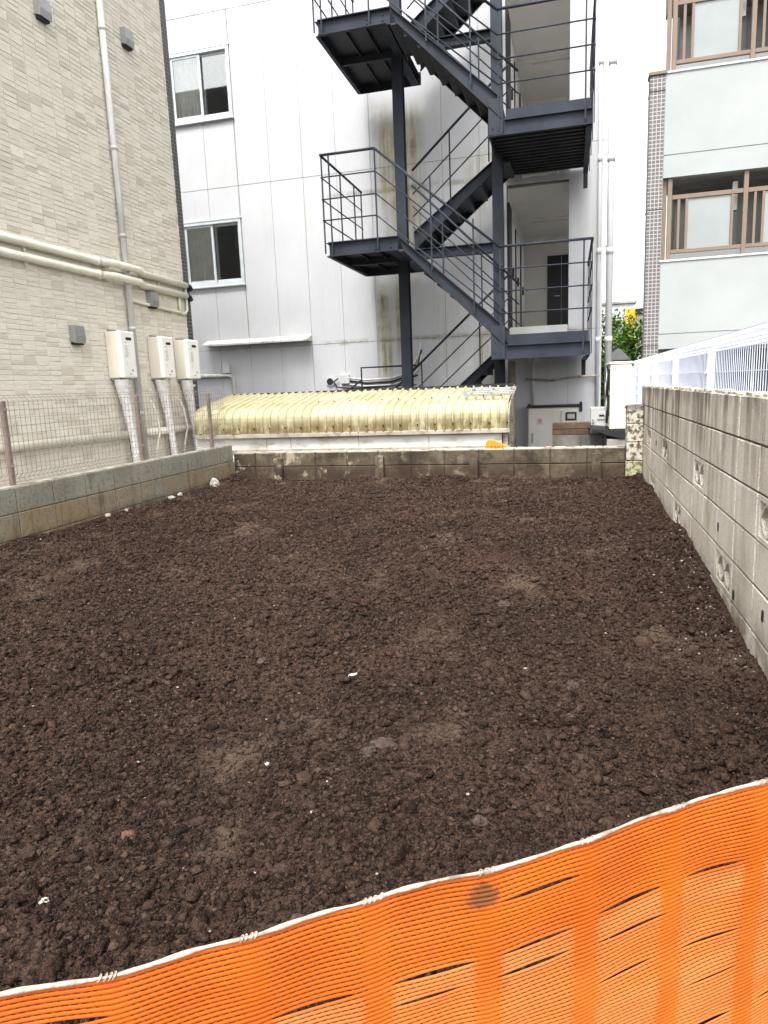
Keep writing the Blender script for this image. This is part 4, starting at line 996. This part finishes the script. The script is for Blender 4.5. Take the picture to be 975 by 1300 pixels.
# ================================================================== things in the alley
uc = thing('utility_cabinet', 'cream electrical cabinet with a meter window under the stairs', 'cabinet', (-0.25, 12.5, -0.6))
B('body', m_cabinet, uc, (-0.69, 0.197, 12.30, 12.73, -0.6, 0.645), c=0.008)
B('door', m_cabinet, uc, (-0.67, 0.177, 12.285, 12.299, -0.45, 0.63), c=0.004)
B('top_frame', m_black, uc, (-0.71, 0.215, 12.27, 12.74, 0.646, 0.68))
B('hanger', m_black, uc, (-0.69, -0.64, 12.262, 12.2695, 0.66, 0.72), (0.165, 0.212, 12.262, 12.2695, 0.56, 0.73))
mw = B('meter_window', m_cabinet, uc, (-0.13, 0.155, 12.262, 12.2845, 0.34, 0.59), c=0.006)
B('pane', m_dark_door, mw, (-0.06, 0.12, 12.255, 12.2615, 0.42, 0.56))
B('dial', m_grey_box, mw, (-0.03, 0.09, 12.250, 12.2545, 0.45, 0.53))
B('handle', m_metal, uc, (-0.63, -0.595, 12.262, 12.2845, 0.05, 0.22), c=0.004)
sk = B('sticker', m_sticker, uc, (-0.55, -0.43, 12.281, 12.2845, 0.36, 0.48))
MB().tube([(-0.49, 12.2808, 0.425), (-0.49, 12.2795, 0.425)], 0.036, 14).build('warning_mark', m_red, sk)
B('warning_text', m_red, sk, (-0.535, -0.445, 12.2797, 12.2808, 0.37, 0.38))
gc = thing('grey_cabinet', 'small grey louvred cabinet left of the ivory air conditioner', 'cabinet', (0.4, 10.1, -0.6))
B('body', m_grey_box, gc, (0.285, 0.515, 10.0, 10.30, -0.6, 0.71), c=0.008)
for zz in (0.60, 0.44):
    f = B('louvre', m_grey_box, gc, (0.37, 0.50, 9.985, 9.9995, zz-0.05, zz+0.045), c=0.003)
    B('slot', m_black, f, (0.395, 0.48, 9.981, 9.9845, zz-0.012, zz+0.012))
B('latch', m_metal, gc, (0.30, 0.33, 9.985, 9.9995, 0.50, 0.56), c=0.003)
ac = thing('air_conditioner', 'tall ivory outdoor air conditioner seen end-on beside the pillar', 'air conditioner', (0.62, 9.7, 0.46))
B('casing', m_ac, ac, (0.49, 0.745, 9.20, 10.15, 0.462, 1.262), c=0.012)
B('top_cover', m_ac, ac, (0.475, 0.755, 9.19, 10.16, 1.2625, 1.295), c=0.008)
for zz in (0.70, 1.06):
    r_ = MB().tube([(0.4895, 9.72, zz), (0.470, 9.72, zz)], 0.19, 24).build('fan_grille', m_black, ac)
    for q in range(3): MB().tube([(0.464, 9.72+(0.06*(q+1))*math.cos(a), zz+(0.06*(q+1))*math.sin(a)) for a in [2*math.pi*j/20 for j in range(21)]], 0.004, 4, caps=False).build('grille_ring', m_metal, r_)
for zz in (0.76, 1.08): B('side_slot', m_black, ac, (0.478, 0.4895, 9.225, 9.48, zz-0.13, zz+0.13))
B('service_cover', m_ac, ac, (0.655, 0.735, 9.186, 9.1995, 0.68, 0.80), c=0.004)
B('handle_recess', m_black, ac, (0.665, 0.725, 9.1835, 9.1855, 0.725, 0.745))
B('edge_strip', m_ac, ac, (0.535, 0.545, 9.195, 9.1995, 0.475, 1.255))
tr = thing('black_tray', 'black sagging rubber sheet under the ivory air conditioner', 'rubber sheet', (0.55, 9.7, 0.34))
MB().prism([(0.24, 0.50), (0.30, 0.478), (0.47, 0.456), (0.80, 0.448), (0.80, 0.345), (0.62, 0.355), (0.45, 0.40), (0.33, 0.455), (0.24, 0.488)], 'y', 9.14, 9.97).build('sheet', m_black, tr)
pz = thing('concrete_plinth', 'dark grey concrete plinth under the black rubber sheet', 'plinth', (0.6, 9.7, -0.6))
B('body', m_concrete, pz, (0.46, 0.81, 9.16, 10.2, -0.6, 0.344), c=0.008)
m_dark_block = M('dark_grey_block', (0.13, 0.125, 0.11), 0.95, 0.3, 5, 0.5, 80, dirt=(0.05, 0.045, 0.035), dirt_amt=0.6)  # darker, dirt-mottled grey than the other concrete
bs_ = thing('block_planter', 'short grey block wall topped with old timber behind the back wall', 'block wall', (0.1, 9.5, -0.6))
for r in range(5):
    for q in range(3): block(bs_, m_dark_block, -0.217+0.2155*q+0.1075, 9.55, 0.385-0.195*r-0.0975, 0.210, 0.12, 0.189, 0.005, 0.002)
tp = thing('timber_plank', 'dark lower timber plank lying on the grey block wall', 'plank', (0.03, 9.55, 0.385), 'timber planks on the blocks')
B('plank', m_wood, tp, (-0.215, 0.270, 9.49, 9.61, 0.386, 0.461), c=0.004)
tp = thing('timber_plank', 'brown upper timber plank lying on the other plank', 'plank', (0.03, 9.55, 0.46), 'timber planks on the blocks')
B('plank', m_wood, tp, (-0.213, 0.275, 9.485, 9.605, 0.4625, 0.545), c=0.005)

# ================================================================== right building with balconies
YRB = 13.2
rb = thing('balcony_building', 'pale building on the right with bronze-framed glazed balconies', 'building', (4, YRB, -0.6))
for (z0, z1, zg) in ((4.35, 5.94, 4.70), (1.56, 3.0, 1.81), (7.29, 8.9, 7.64)):
    B('balcony_front', m_stucco, rb, (1.49, 8.5, YRB, YRB+0.16, z0, zg-0.008), (1.49, 8.5, YRB, YRB+0.16, zg+0.008, z1), (1.50, 8.5, YRB+0.012, YRB+0.15, zg-0.0085, zg+0.0085))
    B('coping', m_white_trim, rb, (1.47, 8.52, YRB-0.02, YRB+0.19, z1+0.001, z1+0.035), c=0.006)
    B('side_panel', m_stucco, rb, (1.60, 1.64, YRB+0.161, YRB+1.299, z0, z1))

B('corner_pier', m_mosaic_grey, rb, (1.245, 1.489, YRB+0.0, YRB+0.22, -0.6, 5.94), c=0.006)
for zz in (0.35, 1.62, 3.86, 5.70): B('pier_joint', m_mortar, rb, (1.243, 1.4892, YRB-0.002, YRB+0.3, zz-0.008, zz+0.008))
B('pier_cap', m_brown, rb, (1.23, 1.51, YRB-0.03, YRB+0.24, 5.942, 5.995), c=0.005)
B('rear_wall', m_stucco, rb, (1.84, 8.5, YRB+1.3, YRB+1.5, -0.6, 9.0))
B('side_wall', m_stucco, rb, (1.98, 2.1, YRB+1.501, YRB+3.0, -0.6, 9.0))
B('back_wall', m_stucco, rb, (1.98, 8.5, YRB+3.001, YRB+3.15, -0.6, 9.0))
B('balcony_slab', m_concrete, rb, (1.645, 8.5, YRB+0.165, YRB+1.3, 4.36, 4.5), (1.645, 8.5, YRB+0.165, YRB+1.3, 7.30, 7.44), (1.645, 8.5, YRB+0.165, YRB+1.3, 1.57, 1.72))
B('ground_floor_wall', m_concrete, rb, (1.49, 8.5, YRB+0.30, YRB+0.45, -0.6, 1.56))
for k in range(9): B('louvre_panel', m_steel, rb, (1.56+0.76*k, 2.28+0.76*k, YRB+0.255, YRB+0.2995, 0.0, 1.50), c=0.008)
for fl_, (zb_, zt_) in enumerate(((3.036, 4.35), (5.976, 7.29))):
    posts = [1.53, 1.61, 2.775, 3.95, 5.12, 6.3]
    for q, xx in enumerate(posts): B('post', m_brown, rb, (xx-0.035, xx+0.035, YRB+0.04+(0.05 if q == 0 else 0), YRB+0.11, zb_, zt_-0.001 if fl_ == 0 else zt_+0.9), c=0.004)
    for q in range(1, len(posts)-1):
        a, b_ = posts[q]+0.036, posts[q+1]-0.036
        B('rail', m_brown, rb, (a, b_, YRB+0.045, YRB+0.105, zb_+0.105, zb_+0.165), c=0.004)
        B('rail', m_brown, rb, (a, b_, YRB+0.045, YRB+0.105, zt_-0.345, zt_-0.275), c=0.004)
        za, zc = zb_+0.166, zt_-0.346
        mull = (a+0.11, a+0.235, b_-0.16)
        for xx in mull: B('mullion', m_brown, rb, (xx-0.02, xx+0.02, YRB+0.05, YRB+0.10, za, zc))
        B('frosted_panel', m_frosted, rb, (a+0.257, b_-0.182, YRB+0.07, YRB+0.078, za+0.001, zc-0.001))
        B('pane', m_glass_clear, rb, (a+0.001, b_-0.001, YRB+0.071, YRB+0.077, zb_+0.001, zb_+0.104))
    B('rear_window', m_grey_box, rb, (1.85, 2.9, YRB+1.26, YRB+1.2995, zb_-0.4, zb_+1.15), (3.4, 5.0, YRB+1.26, YRB+1.2995, zb_-0.4, zb_+1.15))
    B('drying_bracket', m_metal, rb, (2.62, 2.70, YRB+0.30, YRB+0.34, zt_-0.55, zt_-0.10), (2.62, 2.70, YRB+0.34, YRB+0.9, zt_-0.55, zt_-0.50))

# ================================================================== far background
m_leaf = []
for k, c in enumerate(((0.095, 0.21, 0.022), (0.15, 0.28, 0.035), (0.05, 0.12, 0.018))):
    t = NT('leaf_%d' % k); col = t.mix(t.ramp(t.noise(4, 3), 0.3, 0.7), mul3(c, 0.75), mul3(c, 1.3))
    t.b.inputs['Subsurface Weight'].default_value = 0.0
    m_leaf.append(t.fin(col, 0.5, 0, 0.4))
m_bark = M('bark', (0.07, 0.055, 0.04), 0.95, 0.3, 12, 0.5, 50)
def tree(label, x, y, h, rx, seed):
    rs = np.random.default_rng(seed); t = thing('tree', label, 'tree', (x, y, -0.6), 'trees in the alley gap')
    tr_ = MB(); tr_.tube([(x, y, -0.6), (x+0.05, y, h*0.3), (x-0.03, y+0.05, h*0.6), (x, y, h*0.85)], [0.13, 0.11, 0.07, 0.03], 8)
    for k in range(9):
        a = rs.uniform(0, 6.28); z0 = rs.uniform(0.25, 0.7)*h; tr_.tube([(x, y, z0), (x+math.cos(a)*rx*0.45, y+math.sin(a)*rx*0.45, z0+0.25*h*0.5), (x+math.cos(a)*rx*0.8, y+math.sin(a)*rx*0.8, z0+0.3*h*0.6)], [0.05, 0.03, 0.01], 5)
    tr_.build('trunk', m_bark, t, True)
    m = MB(); cl = []
    for k in range(70):
        d = rs.normal(size=3); d /= np.linalg.norm(d); cl.append(np.array([x, y, h*0.55])+d*np.array([rx, rx, h*0.48])*rs.uniform(0.35, 1.0)**0.6)
    for c in cl:
        mi = rs.integers(0, 3); R_ = rs.uniform(0.16, 0.34)
        for q in range(65):
            p = c+rs.normal(size=3)*R_*0.55; n = rs.normal(size=3); n[2] = abs(n[2])+0.3; n /= np.linalg.norm(n)
            a = np.cross(n, rs.normal(size=3)); a /= np.linalg.norm(a); b = np.cross(n, a); s_ = rs.uniform(0.035, 0.07)
            m.cur = int(mi if rs.uniform() < 0.7 else rs.integers(0, 3)); m.quad(tuple(p-a*s_), tuple(p+b*s_*0.5), tuple(p+a*s_), tuple(p-b*s_*0.5))
    tag(m.build('crown', m_leaf, t), kind='stuff')
tree('leafy green tree in the gap left of the grey mosaic pier', 1.68, 20.5, 2.75, 0.62, 3)
tree('leafy green tree in the gap beside the white rain pipe', 1.10, 21.5, 2.85, 0.58, 4)
tree('dark green tree half hidden behind the white rain pipe', 0.86, 18.5, 1.7, 0.35, 5)
fb = thing('far_building', 'far white building with small dark windows above the trees', 'building', (2, 36, -0.6))
B('wall', m_white_trim, fb, (-1.5, 2.95, 36, 44, -0.6, 4.55)); B('roof', m_concrete, fb, (-1.6, 3.05, 35.9, 44.1, 4.56, 4.66))
for xx in (0.6, 1.75, 2.5):
    w_ = B('window', m_alu, fb, (xx, xx+0.36, 35.95, 35.999, 3.2, 4.05)); B('pane', m_dark_door, w_, (xx+0.04, xx+0.32, 35.93, 35.9495, 3.25, 4.0))
f2 = thing('far_house', 'far dark grey house with yellow panel beside the mosaic pier', 'house', (3.6, 30, -0.6))
B('wall', m_grey_box, f2, (2.55, 5.5, 30, 36, -0.6, 3.55)); B('roof', m_steel_dark, f2, (2.5, 5.6, 29.9, 36.1, 3.56, 3.75))
B('yellow_panel', M('yellow_sheet', (0.75, 0.42, 0.02), 0.5, 0.05), f2, (2.14, 2.54, 30.05, 30.15, -0.6, 3.78))
gs = thing('garden_shed', 'small pale shed roof peeking up behind the air conditioner', 'shed', (0.95, 15.4, -0.6))
B('wall', m_white_trim, gs, (0.78, 1.12, 15.2, 15.9, -0.6, 1.45))
MB().prism([(0.70, 1.451), (1.20, 1.451), (0.98, 1.68), (0.93, 1.68)], 'y', 15.1, 16.0).build('roof', m_metal, gs)

# ================================================================== stones and scraps lying on the soil
def lump(name, label, cat, x, y, r, mat, flat=0.6, group=None, seed=0):
    rs = np.random.default_rng(seed); V, F = subdiv(ICO2_V, ICO2_F)
    co = V*(1+0.30*(pn(V[:, 0]*1.6+seed, V[:, 1]*1.6+V[:, 2]*2.1, seed % 40))[:, None]*1.2)*rs.uniform(0.8, 1.25, (1, 3))*np.array([1, 1, flat])*r
    co = co*(1+rs.uniform(-0.12, 0.12, (len(V), 1)))
    z = float(height(np.array([x]), np.array([y]))[0])
    me = bpy.data.meshes.new(name); me.from_pydata([tuple(p) for p in co], [], [tuple(map(int, f)) for f in F]); me.materials.append(mat); me.update()
    return tag(link(name, me, None, (x, y, z+r*flat*0.4)), label, cat, group)
G = 'stones lying on the soil'
for k, (x, y, r, mat, lab) in enumerate((
        (-1.262, 1.252, 0.011, m_stone_pale, 'small white lump of plaster near the lower left corner'),
        (-0.62, 2.157, 0.040, m_stone, 'large dull brown clod in the middle of the foreground soil'),
        (-0.66, 2.10, 0.026, m_stone, 'flat brown stone just left of the large brown clod'),
        (0.021, 2.734, 0.030, m_stone, 'grey stone in the right foreground, nearest the pierced wall'),
        (-0.983, 1.16, 0.012, m_redclod, 'small rust-coloured lump just above the orange net on the left'),
        (-0.626, 1.353, 0.015, m_stone, 'small grey stone just above the orange net, left of centre'),
        (-1.215, 1.535, 0.020, m_redclod, 'flat reddish chip in the left foreground soil'),
        (-0.245, 1.836, 0.022, m_stone, 'rounded brown stone above the mud stain on the orange net'),
        (-1.375, 2.791, 0.026, m_stone, 'pale brown stone in the left middle of the lot'),
        (-0.332, 3.618, 0.034, m_stone, 'broad pale stone right of the middle of the lot'),
        (-0.118, 2.112, 0.018, m_stone, 'upright thin brown stone in the right foreground'),
        (-0.98, 1.967, 0.010, m_stone_pale, 'tiny white pebble left of the large brown clod'))):
    lump('stone', lab, 'stone', x, y, r, mat, 0.65, G, 50+k)
for k, (x, y, r, lab) in enumerate(((-4.06, 5.36, 0.028, 'long white plaster lump at the foot of the left block wall'), (-4.05, 5.62, 0.018, 'round white plaster lump at the foot of the left block wall'), (-4.06, 6.42, 0.030, 'left one of two white chunks against the left block wall'),
                                  (-4.05, 6.57, 0.030, 'right one of two white chunks against the left block wall'), (-4.03, 7.30, 0.045, 'upright white chunk where the left wall nears the back wall'))):
    lump('plaster_chunk', lab, 'rubble', x, y, r, m_stone_pale, 0.8 if k < 4 else 1.3, 'white rubble along the left wall', 80+k)
x, y = -0.917, 2.738; z = float(height(np.array([x]), np.array([y]))[0])
ws = MB(); x, y = x+0.0, y+0.0
ws.add([(x-0.018, y-0.009, z+0.012), (x+0.018, y-0.005, z+0.022), (x+0.020, y+0.010, z+0.023), (x-0.017, y+0.009, z+0.014), (x-0.018, y-0.009, z+0.009), (x+0.018, y-0.005, z+0.019), (x+0.020, y+0.010, z+0.020), (x-0.017, y+0.009, z+0.011)],
       [(0, 1, 2, 3), (7, 6, 5, 4), (0, 4, 5, 1), (1, 5, 6, 2), (2, 6, 7, 3), (3, 7, 4, 0)])
tag(ws.build('plastic_scrap', m_heater), 'white plastic scrap lying in the centre of the lot', 'scrap')

# ================================================================== orange safety net in the foreground
nt = thing('orange_net', 'orange ribbed safety net hanging from a white cord in the foreground', 'net', (-0.1, 1.0, -0.45))
A0 = np.array([-0.704, 0.610]); DU = np.array([0.8313, 0.5558]); NN = np.array([0.5558, -0.8313])
zu = np.array([-0.45, 0.0, 0.10, 0.138, 0.326, 0.477, 0.54, 0.671, 0.714, 0.907, 1.12, 1.285, 1.8]); zv = np.array([0.37, 0.35, 0.340, 0.338, 0.333, 0.328, 0.334, 0.331, 0.330, 0.336, 0.346, 0.350, 0.37])
def rope_z(u):
    return np.interp(u, zu, zv)+0.0035*np.abs(np.sin((u-0.13)/0.19*math.pi))-0.002
BANDS = 0.13+0.19*np.arange(-3, 10)
rs = np.random.default_rng(5)
SL = []
for b in BANDS[:-1]:
    c0 = b+0.095
    for (vc, p, o) in ((0.058, 0.5, 0.0075), (0.158, 0.95, 0.0045), (0.213, 0.8, 0.0050), (0.310, 0.6, 0.004), (0.40, 0.6, 0.004), (0.50, 0.5, 0.004)):
        if rs.uniform() < p: SL.append((c0+rs.uniform(-0.012, 0.012), 0.008+0.0086*(round((vc+rs.uniform(-0.008, 0.008)-0.008)/0.0086)+0.5), 0.072+rs.uniform(-0.012, 0.008), o*rs.uniform(0.25, 0.9)))
def net_point(u, v, out):
    u = np.asarray(u, float); v = np.asarray(v, float)+0*u
    dv = np.zeros_like(v)
    for (uc_, vc, L, o) in SL:
        w = np.clip(1-((u-uc_)/L)**2, 0, None); dv += np.where(v > vc, 1, -1)*o*w*np.exp(-np.abs(v-vc)/0.028)
    dv += 0.0016*pn(u*9, v*14, 41)
    n = 0.014*pn(u*3.1+2, v*4.2, 42)+0.004*pn(u*10, v*12, 43)-0.03*v
    x = A0[0]+DU[0]*u+NN[0]*(n+out); y = A0[1]+DU[1]*u+NN[1]*(n+out); z = rope_z(u)*np.exp(-v*0)-(v+dv)
    return np.stack([x, y, z], -1)
UU = np.arange(-0.42, 1.751, 0.010); RP = 0.0086; NR = 86
co, fc, mi, fd = [], [], [], []; base = 0
def fade(u, v):
    w = np.abs(((u-0.13+0.095) % 0.19)-0.095); vv = v+0.010*pn(u*4, u*0+v*3, 61)
    f = 0.8*sst((w-0.018)/0.016)*sst((vv-0.155)/0.016)*(0.55+0.45*sst((0.225-vv)/0.02)+0.3*sst((vv-0.33)/0.04))
    return np.clip(f*(0.75+0.5*pn(u*6, v*20+0*u, 62))+0.15*sst((v-0.14)/0.2), 0, 1)
for i in range(NR):
    v = 0.008+RP*i
    rows_ = [net_point(UU, v-0.0035, 0.0), net_point(UU, v-0.0012, 0.0019), net_point(UU, v+0.0012, 0.0019), net_point(UU, v+0.0035, 0.0)]
    co.append(np.concatenate(rows_)); fd.append(np.tile(fade(UU, v), 4)); n = len(UU); q = np.arange(n-1)
    inband = (np.abs(((UU[:-1]+0.005-0.13+0.095) % 0.19)-0.095) < 0.021)
    for j in range(3):
        fc.append(np.stack([base+j*n+q, base+(j+1)*n+q, base+(j+1)*n+q+1, base+j*n+q+1], -1)); mi.append(np.zeros(n-1, int))
    base += 4*n
    # ties across the gap to the next row
    tu = np.arange(-0.41, 1.74, 0.0125)+0.004*(i % 3)
    inb = (np.abs(((tu-0.13+0.095) % 0.19)-0.095) < 0.021)
    cross = np.zeros(len(tu), bool)
    for (uc_, vc, L, o) in SL: cross |= (np.abs(tu-uc_) < L*0.97) & (v <= vc) & (v+RP > vc)
    tu = tu[~cross]; hw = np.where(inb[~cross], 0.0058, 0.0022)
    a = net_point(tu-hw, v+0.0025, -0.0004); b = net_point(tu+hw, v+0.0025, -0.0004); c = net_point(tu+hw, v+RP-0.0025, -0.0004); d = net_point(tu-hw, v+RP-0.0025, -0.0004)
    k = len(tu); co.append(np.concatenate([a, b, c, d])); fd.append(np.tile(fade(tu, v), 4)); q = np.arange(k)
    fc.append(np.stack([base+q, base+3*k+q, base+2*k+q, base+k+q], -1)); mi.append(np.zeros(k, int)); base += 4*k
co = np.concatenate(co).astype(np.float32); fc = np.concatenate(fc).astype(np.int32); mi = np.concatenate(mi).astype(np.int32)
def net_mat(name, c, c2, tl):
    t = NT(name); s = t.xyz(); at = t.n('ShaderNodeAttribute'); at.attribute_name = 'fade'
    col = t.mix(at.outputs['Fac'], t.mix(t.ramp(t.noise(7, 4), 0.3, 0.7), mul3(c, 0.85), mul3(c, 1.12)), c2)
    dv_ = t.n('ShaderNodeVectorMath'); dv_.operation = 'DISTANCE'; t.l(t.pos, dv_.inputs[0]); dv_.inputs[1].default_value = (-0.128, 0.992, 0.285)
    md = t.math('ADD', dv_.outputs['Value'], t.math('MULTIPLY', t.math('SUBTRACT', t.noise(55, 4), 0.5), 0.05))
    col = t.mix(t.ramp(md, 0.036, 0.018, 0.0, 0.9), col, (0.16, 0.06, 0.02))
    sp = t.math('MULTIPLY', t.ramp(t.noise(16, 5, 0.6), 0.68, 0.76), 0.55); col = t.mix(sp, col, (0.26, 0.09, 0.02))
    t.fin(col, 0.5, 0, 0.35)
    tl_ = t.n('ShaderNodeBsdfTranslucent'); t.l(col, tl_.inputs[0]); mx = t.n('ShaderNodeMixShader'); mx.inputs[0].default_value = tl
    t.l(t.b.outputs[0], mx.inputs[1]); t.l(tl_.outputs[0], mx.inputs[2]); t.l(mx.outputs[0], t.out.inputs[0]); return t.m
m_net = [net_mat('orange_net_strand', (0.60, 0.112, 0.004), (0.64, 0.215, 0.060), 0.25)]
me = bpy.data.meshes.new('net_weave'); me.vertices.add(len(co)); me.vertices.foreach_set('co', co.ravel()); me.loops.add(fc.size); me.loops.foreach_set('vertex_index', fc.ravel())
me.polygons.add(len(fc)); me.polygons.foreach_set('loop_start', np.arange(0, fc.size, 4, dtype=np.int32)); me.polygons.foreach_set('loop_total', np.full(len(fc), 4, np.int32))
me.polygons.foreach_set('material_index', mi); me.polygons.foreach_set('use_smooth', np.ones(len(fc), bool))
for q in m_net: me.materials.append(q)
me.attributes.new('fade', 'FLOAT', 'POINT').data.foreach_set('value', np.concatenate(fd).astype(np.float32))
me.update(); me.validate()
tag(link('net_weave', me, nt), kind='stuff')
ru = np.arange(-0.42, 1.76, 0.008); P = net_point(ru, 0.0, 0.002); P[:, 2] = rope_z(ru)+0.0005
MB().tube([tuple(p) for p in P], [0.0031+0.0007*math.sin(37*u)+0.0005*math.sin(91*u) for u in ru], 8).build('cord', m_rope, nt, True)
for b in BANDS:
    if not -0.4 < b < 1.72: continue
    m = MB()
    for k in range(4):
        u = b-0.014+0.0075*k+rs.uniform(-0.0025, 0.0025); p = net_point(np.array([u]), 0.0, 0.002)[0]; p[2] = float(rope_z(u))+0.001
        ring = [tuple(p+np.array([NN[0]*0.0040*math.cos(a)+DU[0]*0.003*math.sin(a), NN[1]*0.0040*math.cos(a)+DU[1]*0.003*math.sin(a), 0.0042*math.sin(a)])) for a in [2*math.pi*j/10 for j in range(11)]]
        m.tube(ring, 0.0010, 5, caps=False)
    m.build('lashing', m_rope, nt, True)
p = net_point(np.array([-0.42]), 0.0, 0.0)[0]
MB().tube([(p[0], p[1], -0.62), (p[0], p[1], 0.42)], 0.014, 10).build('stake', m_metal, nt, True)
